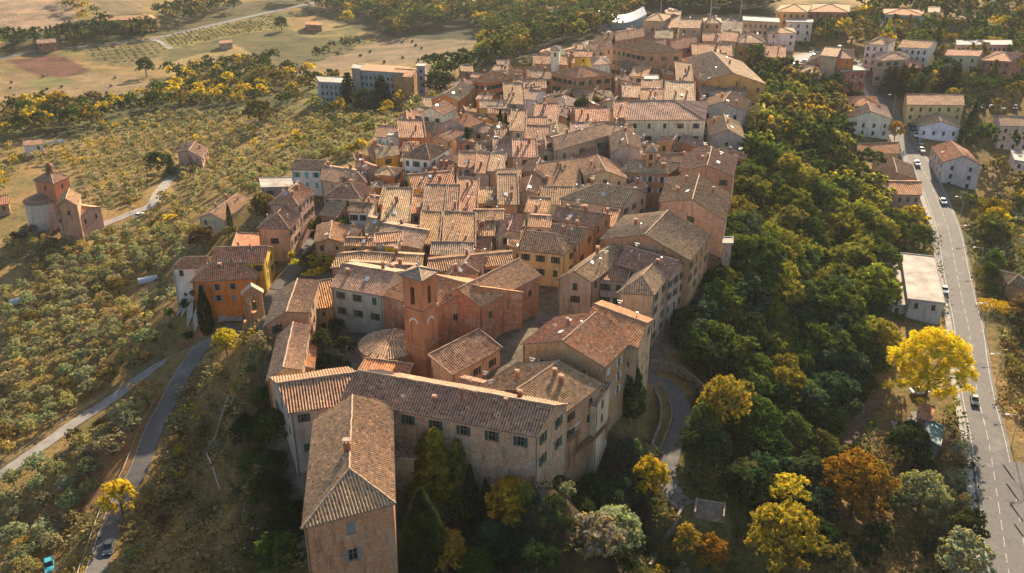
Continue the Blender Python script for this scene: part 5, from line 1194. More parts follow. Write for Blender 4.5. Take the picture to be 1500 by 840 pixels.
region([(940,760),(1010,760),(1010,850),(930,850)],4.6,{'bush':2,'olive_tree':2},{'mix':3,'olive':3,'gold':1},(7,10),'at the bottom beside the stair roof')
region([(1000,470),(1045,430),(1068,395),(1062,330),(1072,290),(1088,290),(1082,400),(1040,500),(1000,540)],4.5,{'broadleaf_tree':1},{'dark':5,'blue':2,'green':1},(5,9),'hugging the outer walls of the town')
region([(1086,290),(1100,200),(1112,190),(1118,250),(1096,300)],5,{'broadleaf_tree':1},{'dark':3,'gold':1.5,'mix':1},(7,10),'beside the balcony house')
region([(468,492),(515,492),(515,530),(495,560),(468,560)],3.2,{'bush':2,'broadleaf_tree':1},{'dark':4,'green':2,'mix':1},(4,6),'in the courtyard left of the apse')
region([(560,780),(580,700),(640,690),(760,740),(800,760),(790,850),(560,850)],3.6,{'bush':3,'broadleaf_tree':1},{'mix':3,'green':3,'dark':3,'gold':1.5,'ygreen':1},(4,6.5),'below the convent garden')
# street and garden greenery on the left flank
region([(385,300),(460,290),(470,330),(440,350),(432,385),(400,425),(388,400),(400,360),(375,340)],4.6,{'bush':4,'olive_tree':2},{'green':3,'mix':2,'gold':1.5,'dark':2},(6,9),'beside the village street')
region([(440,350),(470,330),(530,300),(540,330),(500,370),(465,400),(450,400)],5.0,{'bush':3,'broadleaf_tree':1},{'dark':4,'green':2,'mix':1},(6,8),'in the gardens right of the village street')
region([(440,160),(640,150),(690,165),(640,190),(560,200),(545,225),(500,240),(440,240)],6.5,{'bush':3,'olive_tree':3,'broadleaf_tree':1},{'green':3,'olive':3,'gold':1.6,'ygreen':2},(6,10),'below the upper left edge of town')
region([(220,400),(285,420),(290,470),(250,480),(215,520)],4.6,{'bush':3,'olive_tree':2},{'dark':4,'green':2,'mix':2,'gold':.6},(6,9),'in the garden left of the orange villa')
region([(180,290),(285,280),(290,320),(240,345),(200,340)],5,{'bush':3,'olive_tree':2},{'ygreen':3,'gold':2,'mix':2},(6,9),'in the yellow hedge strip of the groves')
# valley hedges
VH='in the valley hedge'
region([(0,172),(70,158),(140,156),(200,152),(240,142),(330,122),(420,108),(430,122),(380,158),(330,162),(240,165),(150,188),(80,205),(0,205)],7.5,{'broadleaf_tree':3,'bush':1},{'dark':3,'mix':4,'gold':1.6,'green':2},(7,12),VH)
region([(240,112),(300,102),(370,92),(405,92),(395,108),(300,122),(250,128)],8,{'broadleaf_tree':1},{'dark':4,'mix':2,'gold':.8},(7,10),'in the second field hedge')
region([(0,60),(60,56),(110,47),(150,42),(230,43),(236,54),(150,64),(60,73),(0,78)],9,{'broadleaf_tree':2,'conifer':1},{'dark':6,'mix':1,'green':1},(9,13),'around the distant red villa')
region([(225,25),(345,5),(352,18),(240,44)],10,{'broadleaf_tree':1},{'dark':6,'mix':2,'gold':.8},(10,14),'in the dark belt right of the distant villa')
region([(85,0),(118,0),(150,32),(112,42)],11,{'broadleaf_tree':1},{'mix':2,'gold':2,'green':1},(7,11),'between the top left hills')
region([(395,118),(470,112),(500,125),(470,160),(400,165)],8,{'broadleaf_tree':1,'bush':1},{'dark':2,'mix':3,'gold':1},(6,10),'left of the hospital-like block')
region([(625,105),(690,100),(720,108),(700,125),(640,130)],9,{'broadleaf_tree':1},{'dark':4,'green':2},(9,13),'behind the stair tower')
region([(455,80),(560,55),(600,52),(560,60),(470,92)],9,{'bush':2,'broadleaf_tree':1},{'dark':3,'mix':2},(7,10),'on the upper rim of the big field')
# olives: the 300 nearest as trees of their own, the rest as one grove
OL=[[(0,348),(60,350),(150,338),(220,325),(280,335),(285,385),(225,410),(215,470),(245,520),(200,552),(110,605),(0,682)],
[(0,708),(120,645),(215,590),(240,560),(225,620),(190,690),(140,750),(95,800),(60,850),(0,850)],
[(0,212),(60,222),(120,195),(240,170),(400,168),(540,172),(545,205),(530,238),(430,242),(380,285),(290,290),(240,262),(200,300),(125,300),(120,250),(40,240),(0,290)],
[(300,320),(380,330),(375,360),(310,370),(285,390)]]
pts=[]
for i,poly in enumerate(OL):
    X,Y=scatter(poly,4.9 if i!=2 else 5.3,2.5,1.5,row=5.9 if i!=2 else 6.6,jit=.13); Z=H(X,Y)
    for x,y,z in zip(X,Y,Z):
        if vnoise(x,y,16,8)<.2: continue
        P_=proj(x,y,z)
        if -40<P_[0]<1560 and P_[1]<900: pts.append((P_[2],x,y,z))
pts.sort(); NOL=240; LT=[]
for d,x,y,z in pts[:NOL]:
    c=pick({'olive':6,'oliveg':3,'mix':1}); tree(x,y,'olive_tree',rng.uniform(3.2,4.9),c,None,f'{NAMES[c]} olives of the lower left',rng.uniform(1.05,1.4),far=False); LT.append((bpy.data.objects[-1] if False else LAST[0],NAMES[c],'olive tree','in the lower left groves',x,y))
def grove(name,label,cat,pts,variants,cols,hr,h0):
    VV=[];TT=[]
    for x,y,z in pts:
        V,T=rng.choice(variants); s=rng.uniform(*hr)/h0; a=rng.uniform(0,6.28); c=np.array(GC[pick(cols)])*rng.uniform(.8,1.25); co,si=math.cos(a),math.sin(a); w_=s*rng.uniform(.95,1.3)
        VV.append(np.stack([(V[:,0]*co-V[:,1]*si)*w_+x,(V[:,0]*si+V[:,1]*co)*w_+y,V[:,2]*s+z],1)); TT.append(T*c)
    if not VV: return
    o=link(name,leafmesh(name,np.concatenate(VV),np.concatenate(TT)),None,color=(1,1,1)); tag(o,label,cat,kind='stuff'); return o
GROVE_EXTRA=[p[1:] for p in pts[NOL:]]
# young orchard rows and vines
P_=[]
for poly,sp,rw in (([(112,64),(235,60),(248,76),(190,97),(142,90)],5,9),([(235,58),(400,24),(418,40),(300,62),(250,72)],3.5,6),([(700,0),(760,0),(760,14),(710,12)],6,8)):
    X,Y=scatter(poly,sp,2,1,row=rw,jit=.12); P_+=list(zip(X,Y,H(X,Y)))
grove('orchard','rows of small dark orchard trees in the far fields','orchard',P_,OLV,{'olive':2,'mix':3,'green':1},(2.0,3.0),4)
P_=[]
for poly in ([(400,0),(580,0),(600,10),(720,12),(760,16),(900,-5),(1130,-5),(1135,22),(1060,20),(965,22),(935,28),(890,52),(860,58),(800,72),(780,84),(745,104),(705,96),(722,62),(692,38),(560,50),(545,28),(430,12)],[(560,50),(640,38),(650,42),(570,58)],[(905,8),(1130,8),(1130,26),(985,18),(940,26)]):
    X,Y=scatter(poly,8.2,4,2,jit=.4); P_+=[p for p in zip(X,Y,H(X,Y)) if vnoise(p[0],p[1],30,4)>.16]
grove('distant_wood','dense mixed wood covering the valley behind the town','wood',P_,BIGV,{'dark':5,'mix':4,'green':3,'gold':.7,'ygreen':1},(9,15),10)
# the wood's nearest trees one by one, what lies farther in one mass
DEF.sort(key=lambda t:t[0]); cnt={'broadleaf_tree':len([1 for o in ONE if o[2]=='broadleaf_tree'])+2,'bush':20,'olive_tree':300-NOL,'conifer':40}; lim={'broadleaf_tree':296,'bush':290,'olive_tree':10**6,'conifer':280}
REST=[]; RO=[]
for d,x,y,k,h_,c,kn,where,wd_ in DEF:
    pz=proj(x,y,h1(x,y)); 
    if pz[1]>900 or not -30<pz[0]<1530: continue
    if k=='olive_tree':
        cnt[k]-=1
        if cnt[k]<0: RO.append((x,y,k,h_,c,wd_)); continue
    else:
        cnt[k]+=1
        if cnt[k]>lim[k]: REST.append((x,y,k,h_,c,wd_)); continue
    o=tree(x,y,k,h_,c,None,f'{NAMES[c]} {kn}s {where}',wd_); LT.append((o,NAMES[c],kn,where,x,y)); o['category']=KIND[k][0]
VV=[];TT=[]
for x,y,k,h_,c,wd_ in REST:
    V,T=rng.choice(BIGV if k!='bush' else BIGV); s=h_/(10 if k!='bush' else 8); s*=1; a=rng.uniform(0,6.28); co,si=math.cos(a),math.sin(a); cc=np.array(GC[c])*rng.uniform(.8,1.2); w_=s*wd_
    VV.append(np.stack([(V[:,0]*co-V[:,1]*si)*w_+x,(V[:,0]*si+V[:,1]*co)*w_+y,V[:,2]*s+h1(x,y)-(0 if k!='bush' else h_*.3)],1)); TT.append(T*cc)
o=link('woodland',leafmesh('woodland',np.concatenate(VV),np.concatenate(TT)),None,color=(1,1,1)); tag(o,'the farther mixed trees of valley hedges and gardens seen as one mass','woodland',kind='stuff')
GROVE_EXTRA+=[(x,y,h1(x,y)) for x,y,*_ in RO]
grove('olive_grove','grey-green olive grove filling the slopes left of the town','olive grove',GROVE_EXTRA,OLV,{'olive':6,'oliveg':4,'mix':.7,'gold':.6},(3.3,4.9),4)
# undergrowth on every open slope
def tuft(n):
    P=nrg.normal(size=(n,3))*np.array([.7,.7,.25])+np.array([0,0,.35]); br=nrg.uniform(.6,1.3,n); return leaves(P,np.tile([0,0,1.],(n,1)),.5,.5,np.stack([br,br,br],1))
TF=[tuft(16) for _ in range(6)]
for nm,lb,polys,sp,cols in (('dry_scrub','dry golden scrub and weeds on the open slopes',[[(270,560),(312,508),(375,482),(388,560),(350,640),(300,700),(250,770),(200,850),(165,850),(180,800),(200,745),(225,690),(250,620)],[(300,700),(350,640),(400,700),(440,850),(200,850)],[(60,850),(130,760),(190,690),(240,600),(262,560),(240,620),(200,690),(150,770),(120,850)],[(1270,640),(1320,640),(1345,850),(1270,850)],[(1470,480),(1500,500),(1500,640),(1465,600)]],1.7,{'oliveg':5,'brown':3,'mix':1,'gold':.3}),
  ('green_undergrowth','low green undergrowth beneath the trees',[[(1085,95),(1200,120),(1290,330),(1290,600),(1230,850),(930,850),(1000,520),(1085,290)],[(345,560),(394,515),(425,690),(445,850),(390,850),(330,690)],[(575,800),(610,690),(830,700),(960,600),(975,700),(930,850),(560,850)],[(1380,560),(1440,700),(1450,850),(1330,850),(1310,640)],[(1290,305),(1370,330),(1390,470),(1296,470)],[(1405,300),(1500,275),(1500,480),(1440,440)]],2.2,{'dark':5,'green':4,'mix':3}),
  ('meadow_weeds','tufts of dry grass between the olive trees',[OL[0],OL[1],OL[2]],6.0,{'mix':5,'ygreen':1,'brown':2,'dark':2})):
    P_=[]
    for poly in polys:
        X,Y=scatter(poly,sp,.5,.4,jit=.5); P_+=[p for p in zip(X,Y,H(X,Y)) if vnoise(p[0],p[1],5,6)>.3]
    grove(nm,lb,'undergrowth',P_,TF,cols,(.8,1.7),1.0)
print('trees',len(TREES),'olives',len(pts))
# ------------------------------------------------------------------ vehicles
def car_mesh(kind='car'):
    L,W_,Hb=(4.3,1.78,.72) if kind=='car' else (5.6,2.0,.95)
    b=MB(); prof=[(-L/2,.35),(-L/2+.05,.72),(-L/2+.5,.86),(-.95,.92),(1.35,.95),(L/2-.1,.90),(L/2,.55),(L/2-.05,.32)]
    def ext(prof,w0,w1,z0=0):
        n=len(prof)
        Lf=[(x,-w0 if z<.8 else -w1,z) for x,z in prof]; Rt=[(x,w0 if z<.8 else w1,z) for x,z in prof]
        for i in range(n): j=(i+1)%n; b.face([Lf[i],Rt[i],Rt[j],Lf[j]][::-1])
        b.face(Lf[::-1]); b.face(Rt)
    ext(prof,W_/2,W_/2-.06)
    g_=MB(); top=1.46 if kind=='car' else 1.9; w0,w1=W_/2-.1,W_/2-.28
    cab=[(-.95,.92,w0),(1.65,.93,w0),(1.15,top-.05,w1),(-.25,top-.03,w1)]
    if kind=='van': cab=[(-1.5,.92,w0),(2.6,.93,w0),(2.5,top-.05,w1),(-.9,top-.03,w1)]
    Lf=[(x,-w,z) for x,z,w in cab]; Rt=[(x,w,z) for x,z,w in cab]
    for i in range(4): j=(i+1)%4; g_.face([Lf[i],Rt[i],Rt[j],Lf[j]][::-1])
    g_.face(Lf[::-1]); g_.face(Rt)
    x0,x1=cab[3][0]+.06,cab[2][0]-.06; b.box(((x0+x1)/2,0,top-.01),(x1-x0,w1*2-.04,.06))
    for x in (.35,): 
        for s in (-1,1): b.box((x,s*(w0+w1)/2,(top+.9)/2),(.08,.14,top-.95))
    return b.mesh('body','paint_any'),g_.mesh('window_glass','glass')
CB,CG=car_mesh(); VB,VG=car_mesh('van')
b=MB(); b.tube((0,-.11,0),(0,.11,0),.32,.32,14); WH=b.mesh('wheel','rubber'); b=MB(); b.tube((0,-.12,0),(0,.12,0),.19,.19,10); RM=b.mesh('rim','galv')
b=MB(); b.box((0,0,0),(.06,.36,.14)); HL=b.mesh('headlight','white_paint')
def car(p,q,color,label,group=None,van=False,dz=.15):
    P_=gp(*p); Q=gp(*q); a=math.atan2(Q[1]-P_[1],Q[0]-P_[0]); z=h1(P_[0],P_[1])+dz
    sl_=-(h1(*Q[:2])-h1(*P_[:2]))/max(1e-3,math.hypot(Q[0]-P_[0],Q[1]-P_[1])) if math.hypot(Q[0]-P_[0],Q[1]-P_[1])>1 else 0
    o=bpy.data.objects.new('parked_car' if not van else 'small_truck',None); COL.objects.link(o); o.location=(P_[0],P_[1],z); o.rotation_euler=(0,0,a+math.pi)
    link('body',VB if van else CB,o,color=color); link('window_glass',VG if van else CG,o)
    for x in (-1.35,1.35):
        for y in (-.8,.8): w_=link('wheel',WH,o,(x,y,.32)); link('rim',RM,w_)
    for y in (-.6,.6): link('headlight',HL,o,(-2.13 if not van else -2.78,y,.66))
    tag(o,label,'truck' if van else 'car',group)
CP_='cars parked in the newer quarter'
car((1427,590),(1434,640),(.03,.03,.035),'black car driving on the main road below the huge golden tree')
car((1381,298),(1398,330),(.5,.52,.54),'silver car on the main road beside the leftmost street lamp')
car((1346,577),(1372,578),(.7,.7,.68),'white car parked under the huge golden tree')
car((160,806),(152,835),(.04,.05,.06),'dark car parked on the hillside road in the shade')
car((73,832),(73,870),(.06,.36,.42),'small teal car at the bottom of the olive grove')
car((1383,428),(1388,445),(.6,.6,.6),'pale car beside the flat-roofed hall')
car((1337,190),(1343,200),(.08,.09,.11),'dark blue car, farthest in the roadside row by the pale blue house',CP_)
car((1340,200),(1346,210),(.55,.56,.56),'light grey car, second in the roadside row by the pale blue house',CP_)
car((1347,212),(1353,222),(.08,.22,.24),'teal car, third in the roadside row by the pale blue house',CP_)
car((1350,222),(1356,232),(.62,.62,.6),'white car, nearest in the roadside row by the pale blue house',CP_)
for i,(x,cl,nm) in enumerate(((1427,(.6,.6,.6),'white'),(1440,(.1,.1,.11),'black'),(1452,(.5,.52,.55),'silver'),(1468,(.6,.6,.58),'pale'),(1486,(.15,.16,.2),'dark grey'))): car((x,160),(x+1,170),cl,f'{nm} car in the row under the umbrella pines',CP_)
for i,(x,y,cl,nm) in enumerate(((1178,92,(.6,.6,.6),'white car nearest the low white house on the square'),(1192,84,(.1,.1,.1),'black car in the middle of the square'),(1206,78,(.6,.58,.5),'cream car at the back of the square'),(1224,96,(.4,.05,.04),'red car on the right of the square'),(1165,98,(.5,.5,.52),'silver car at the left corner of the square'),(1240,108,(.62,.62,.6),'white car by the plain red block'),(1230,72,(.12,.14,.18),'dark car behind the square near the trees'))): car((x,y),(x+9,y-2),cl,nm,'cars on the square')
car((1343,242),(1352,262),(.6,.6,.6),'white car before the cream gabled house with skylights',CP_)
car((205,318),(215,312),(.62,.62,.6),'white car on the lane near the priest house')
car((1357,635),(1359,650),(.6,.62,.62),'small white car beside the green tarp shed')
# ------------------------------------------------------------------ street lamps, masts
def lamp(p,label,dirx=-1,Hh=7.5,arm=2.4):
    q=gp(*p); o=bpy.data.objects.new('street_lamp',None); COL.objects.link(o); o.location=q
    b=MB(); b.tube((0,0,-.3),(0,0,Hh),.10,.06,8); 
    pr_=[(0,Hh),(.3*dirx,Hh+.4),(1.0*dirx,Hh+.62),(arm*dirx,Hh+.7)]
    for i in range(3): b.tube((pr_[i][0],0,pr_[i][1]),(pr_[i+1][0],0,pr_[i+1][1]),.05,.05,6)
    link('pole',b.mesh('pole','galv'),o); b=MB(); b.box((arm*dirx+.3*dirx,0,Hh+.68),(.8,.3,.14)); link('lamp_head',b.mesh('lamp_head','white_paint'),o); tag(o,label,'street lamp','lamps along the main road')
for p,l in (((1308,168),'street lamp by the long yellow apartment house'),((1406,323),'street lamp right of the silver car, upper of a close pair'),((1419,367),'street lamp, lower of a close pair opposite the pale roofed hall'),((1432,400),'street lamp above the clipped hedges'),((1442,485),'street lamp right of the lower end of the pale roofed hall'),((1459,562),'street lamp opposite the huge golden tree'),((1481,654),'street lamp at the junction at the right edge'),((1385,255),'street lamp in front of the cream gabled house with skylights')): lamp(p,l)
for p,hh,l in (((967,32),24,'tall floodlight mast left of the plain tan block'),((1040,32),24,'tall floodlight mast in the wood at the top'),((1084,26),16,'short floodlight mast with square head left of the striped block'),((193,330),7,'lamp post between the grove church and the lane'),((130,300),7,'lamp post just right of the grove church')):
    q=gp(*p); o=bpy.data.objects.new('floodlight_mast' if hh>10 else 'lamp_post',None); COL.objects.link(o); o.location=q; b=MB(); b.tube((0,0,-.5),(0,0,hh),.28 if hh>10 else .09,.14 if hh>10 else .05,8); link('pole',b.mesh('pole','galv'),o)
    b=MB(); b.box((0,0,hh),(2.6,.5,1.6) if hh>10 else (.7,.3,.2)); link('lamp_head',b.mesh('lamp_head','grey_metal'),o); tag(o,l,'mast' if hh>10 else 'lamp post')
# ------------------------------------------------------------------ rails, fences, walls
def polyw(pp,dz=0,step=2.0): return densify([gp(*p) for p in pp],step)
def rail(name,label,P,off,Hh=.75,beam=(.30,),mat='galv',post='galv',gap=4,r=.05,flat=True,cat='guard rail'):
    T=np.gradient(P[:,:2],axis=0); T/=np.linalg.norm(T,axis=1)[:,None]+1e-9; X=P[:,0]+T[:,1]*off; Y=P[:,1]-T[:,0]*off; Z=H(X,Y)
    o=bpy.data.objects.new(name,None); COL.objects.link(o); o.location=(X[0],Y[0],Z[0]); b=MB(); bp_=MB()
    pts_=[(X[i]-X[0],Y[i]-Y[0],Z[i]-Z[0]) for i in range(len(X))]
    for i in range(len(pts_)-1):
        for h_ in beam:
            if flat:
                a,c=pts_[i],pts_[i+1]; b.face([(a[0],a[1],a[2]+Hh-h_),(c[0],c[1],c[2]+Hh-h_),(c[0],c[1],c[2]+Hh),(a[0],a[1],a[2]+Hh)])
            else: a,c=pts_[i],pts_[i+1]; b.tube((a[0],a[1],a[2]+h_),(c[0],c[1],c[2]+h_),r,r,5,False)
        if i%max(1,int(gap/2))==0: a=pts_[i]; bp_.tube((a[0],a[1],a[2]-.3),(a[0],a[1],a[2]+Hh),.06,.06,5)
    link('beam',b.mesh('beam',mat),o); link('posts',bp_.mesh('posts',post),o); tag(o,label,cat); return o
HR=road_pts['hillside_road']; rail('guard_rail','pale wooden guard rail along the left of the hillside road',HR[:int(len(HR)*.75)],-3.0,mat='white_paint')
WP=road_pts['white_path']; rail('wire_fence','thin wire fence along the lower side of the white path',WP[int(len(WP)*.15):int(len(WP)*.8)],-2.3,1.2,(.5,1.15),flat=False,r=.02,cat='fence')
rail('handrail','pale handrail climbing the dark slope left of the convent',polyw([(335,585),(322,625),(304,666),(314,695),(323,722)]),0,1.1,(.55,1.1),'white_paint','white_paint',flat=False,r=.06,cat='handrail')
rail('path_railing','low railing on the outer side of the garden path',road_pts['garden_path'][4:],2.2,1.0,(.5,1.0),flat=False,r=.03,cat='railing')
def wallrun(label,pp,Hh=1.4,th=.45,mat='old_stone',name='stone_wall'):
    P=polyw(pp,step=1.5); T=np.gradient(P[:,:2],axis=0); T/=np.linalg.norm(T,axis=1)[:,None]+1e-9; Z=H(P[:,0],P[:,1]); b=MB(); o0=P[0]; Z0=Z[0]
    n=len(P); A=[(P[i,0]-o0[0]+T[i,1]*th/2,P[i,1]-o0[1]-T[i,0]*th/2) for i in range(n)]; B_=[(P[i,0]-o0[0]-T[i,1]*th/2,P[i,1]-o0[1]+T[i,0]*th/2) for i in range(n)]; tp=[Z[i]-Z0+Hh+rng.uniform(-.08,.08) for i in range(n)]; bt=[Z[i]-Z0-1 for i in range(n)]
    for i in range(n-1):
        j=i+1; b.face([(*A[i],bt[i]),(*A[j],bt[j]),(*A[j],tp[j]),(*A[i],tp[i])]); b.face([(*B_[j],bt[j]),(*B_[i],bt[i]),(*B_[i],tp[i]),(*B_[j],tp[j])]); b.face([(*A[i],tp[i]),(*A[j],tp[j]),(*B_[j],tp[j]),(*B_[i],tp[i])])
    for k in (0,n-1): b.face([(*A[k],bt[k]),(*B_[k],bt[k]),(*B_[k],tp[k]),(*A[k],tp[k])])
    o=link(name,b.mesh(name,mat),None,(o0[0],o0[1],Z0)); tag(o,label,'wall'); return o
wallrun('old stone retaining wall left of the curving garden path',[(958,575),(968,600),(966,632),(955,660),(960,690)],1.6)
wallrun('old stone wall above the bend of the garden path',[(950,540),(985,545),(1010,560),(1032,580)],2.2)
wallrun('stone wall running through the trees above the golden tree',[(1035,515),(1062,527),(1088,548)],1.6)
wallrun('low garden wall descending below the stair roof',[(1000,748),(985,778),(965,808),(945,838)],1.0)
wallrun('long brown boundary wall at the top right',[(1378,45),(1420,50),(1460,55),(1510,58)],6,.8,'old_stone','boundary_wall')
wallrun('brick wall beside the driveway of the orange villa',[(262,514),(285,500),(307,487)],1.6,.3,'brick_plain','brick_wall')
wallrun('wall above the olive terrace of the grove church',[(18,352),(40,345),(62,352),(85,356)],1.8,.4)
wallrun('stone wall along the village street',[(425,360),(440,340),(455,318),(466,300)],1.1,.35)
# ------------------------------------------------------------------ hedges
def hedge(label,pp,Hh,wd,col):
    P=polyw(pp,step=.9); Z=H(P[:,0],P[:,1]); n=len(P)*170; k=nrg.integers(0,len(P),n); q=P[k]+nrg.normal(size=(n,3))*.3; side=nrg.uniform(-1,1,n); T=np.gradient(P[:,:2],axis=0)[k]; T/=np.linalg.norm(T,axis=1)[:,None]
    top=nrg.random(n)<.4; off=np.where(top,side*wd/2,np.sign(side)*wd/2*nrg.uniform(.85,1,n)); hz=np.where(top,Hh*nrg.uniform(.9,1.02,n),nrg.uniform(0.1,Hh,n))
    V0=np.stack([q[:,0]+T[:,1]*off,q[:,1]-T[:,0]*off,Z[k]+hz],1); Nn=np.stack([T[:,1]*np.sign(off)*(1-top),-T[:,0]*np.sign(off)*(1-top),top+.2],1); br=nrg.uniform(.65,1.3,n); V,Tt=leaves(V0,Nn,.35,.6,np.stack([br,br,br],1))
    o=P[0].copy(); o[2]=Z[0]; ob=link('hedge',leafmesh('hedge',V-o,Tt),None,tuple(o),color=col); tag(ob,label,'hedge')
hedge('clipped green hedge, upper of the three right of the main road',[(1428,402),(1448,403),(1468,406)],2.0,3.2,(.10,.11,.03)); hedge('clipped green hedge, middle of the three right of the main road',[(1430,424),(1455,428),(1480,432)],2.2,3.4,(.085,.10,.03))
hedge('golden hedge, lowest of the three right of the main road',[(1434,452),(1465,456),(1505,462)],2.4,3.6,(.45,.30,.03)); hedge('golden ornamental hedge across the top right',[(1350,60),(1375,58),(1400,57)],2.5,3,(.5,.36,.03)); hedge('long golden hedge under the brown boundary wall',[(1445,62),(1475,64),(1505,67)],2.5,4,(.5,.36,.03))
# ------------------------------------------------------------------ small things
for i,(x,y) in enumerate([(16,130),(52,144),(69,132),(91,128),(17,122),(169,115),(163,127),(157,137),(64,112)]):
    q=gp(x,y); b=MB(); b.tube((-.7,0,.7),(.7,0,.7),.75,.75,14); b.cur=0; o=link('hay_bale',b.mesh('hay_bale','hay'),None,q,rng.uniform(0,3)); tag(o,'round hay bale lying in the valley field at the left','hay bale','hay bales in the valley field')
for i,(x,y) in enumerate([(589,63),(609,68),(618,72),(604,62),(590,86),(563,92),(542,77),(528,83)]):
    q=gp(x,y); b=MB(); b.tube((-.8,0,.8),(.8,0,.8),.85,.85,14); o=link('hay_bale',b.mesh('hay_bale','hay'),None,q,rng.uniform(0,3)); tag(o,'round hay bale lying in the big tan field behind the hospital-like block','hay bale','hay bales in the big tan field')
house((574,677),(607,679),(613,643),28.3,'sb','tan',1.0,rc='g',label='low grey-roofed shed in the convent courtyard',name='courtyard_shed',cat='shed',stuff=False,win=(),group=None)
house((1354,642),(1376,655),(1380,628),7.0,'f','grey',0,label='small shed under a green tarp in the yard',name='tarp_shed',cat='shed',stuff=False,win=(),group=None,base=2)
house((1345,612),(1362,616),(1366,600),7.5,'sf','brick',.6,rc='t',label='small brick shed with red roof behind the tarp shed',name='brick_shed',cat='shed',stuff=False,win=(),group=None)
HOUSES[-2]['roofcol']='tarp'
for ch_ in HOUSES[-2]['o'].children:
    if ch_.name.startswith('roof'): ch_.data.materials[0]=M['tarp']; ch_.data.materials[1]=M['tarp']
def table(p,label,L=1.8):
    q=gp(*p); o=bpy.data.objects.new('garden_table',None); COL.objects.link(o); o.location=q; o.rotation_euler=(0,0,rng.uniform(0,3)); b=MB(); b.box((0,0,.74),(L,1.1,.06)); link('table_top',b.mesh('table_top','white_paint'),o)
    for x in (-L/2+.1,L/2-.1):
        for y in (-.45,.45): b=MB(); b.box((x,y,.33),(.07,.07,.76)); link('leg',b.mesh('leg','white_paint'),o)
    tag(o,label,'table')
table((1326,709),'white garden table farthest from the viewer in the dirt clearing',2.2); table((1322,720),'white garden table, left of the lower ones in the dirt clearing'); table((1331,733),'white garden table nearest the viewer in the dirt clearing',2.4)
# greenhouse frame
def greenhouse(p,label,L=5.5,Wd=3):
    q=gp(*p); o=bpy.data.objects.new('greenhouse',None); COL.objects.link(o); o.location=q; o.rotation_euler=(0,0,.5); b=MB()
    for k in range(8):
        a0,a1=math.pi*k/8,math.pi*(k+1)/8; c=lambda a,x:(x,Wd/2*math.cos(a),.3+Wd*.45*math.sin(a)); b.face([c(a0,-L/2),c(a0,L/2),c(a1,L/2),c(a1,-L/2)])
    link('cover',b.mesh('cover','galv'),o); b=MB()
    for x in np.linspace(-L/2,L/2,6):
        b.tube((x-L/5 if x>-L/2 else x,0,.3+Wd*.455),(x,0,.3+Wd*.455),.04,.04,4,False)
        for k in range(8): a0,a1=math.pi*k/8,math.pi*(k+1)/8; b.tube(tuple(np.array(c(a0,x))*1.01),tuple(np.array(c(a1,x))*1.01),.04,.04,4,False)
    link('frame',b.mesh('frame','galv'),o); tag(o,label,'greenhouse')
greenhouse((217,413),'pale arched greenhouse above the garden left of the orange villa'); greenhouse((73,212),'long pale greenhouse beside the small white cottage',12,3)
greenhouse((28,444),'low pale cold frame in the grove below the grove church',5,3)
# garden stairs
q0=gp(1038,762); o=bpy.data.objects.new('garden_stairs',None); COL.objects.link(o); o.location=q0; o.rotation_euler=(0,0,-.25); b=MB()
for k in range(9): b.box((0,k*.42,.12+k*.16),(4.6,.44,.34))
link('steps',b.mesh('steps','old_stone'),o); b=MB(); b.box((-2.5,1.7,.9),(.3,4.2,1.6)); b.box((2.5,1.7,.9),(.3,4.2,1.6)); link('side_walls',b.mesh('side_walls','old_stone'),o); tag(o,'flight of wide stone steps at the end of the garden path','stairs')
# terraces and awning on the right facade of the convent block
zt_=29.5
def terrace(p,q,r,z,label,awn=None,canopy=True):
    a,b_,c=Vector(at(*p,z)),Vector(at(*q,z)),Vector(at(*r,z)); U=b_-a; V=c-b_; o=bpy.data.objects.new('terrace',None); COL.objects.link(o); o.location=a; m=MB()
    pt=lambda s,t,h:(U.x*s+V.x*t,U.y*s+V.y*t,h)
    def slab(h0,h1_,s0=0,s1=1,t0=0,t1=1):
        C=[pt(s0,t0,h0),pt(s1,t0,h0),pt(s1,t1,h0),pt(s0,t1,h0)]; D=[(x,y,h1_) for x,y,_ in C]; m.face(D); m.face(C[::-1])
        for i in range(4): m.face([C[i],C[(i+1)%4],D[(i+1)%4],D[i]])
    slab(-.35,0); slab(-3.4,-.352,.04,.1,.04,.1); slab(-3.4,-.352,.9,.96,.04,.1); slab(-3.4,-.352,.9,.96,.86,.94)
    link('deck',m.mesh('deck','brick_plain'),o); m=MB()
    for s0,t0,s1,t1 in ((0,0,1,0),(1,0,1,1)):
        for h_ in (.55,1.0): m.tube(pt(s0,t0,h_),pt(s1,t1,h_),.04,.04,5)
        for k in range(9): f=k/8; m.tube(pt(s0+(s1-s0)*f,t0+(t1-t0)*f,0),pt(s0+(s1-s0)*f,t0+(t1-t0)*f,1.0),.03,.03,4,False)
    link('railing',m.mesh('railing','dark_metal'),o)
    if canopy:
        m=MB(); 
        for k in range(6): m.face([pt(k/6,0,2.3),pt((k+.94)/6,0,2.3),pt((k+.94)/6,1,3.0),pt(k/6,1,3.0)])
        link('awning',m.mesh('awning','canvas'),o)
    tag(o,label,'terrace')
terrace((831,648),(846,638),(866,612),27.0,'upper brick terrace with pale awning behind the tall stone gable')
terrace((838,668),(868,648),(893,618),24.6,'open brick terrace over the trees below the pale awning',canopy=False)
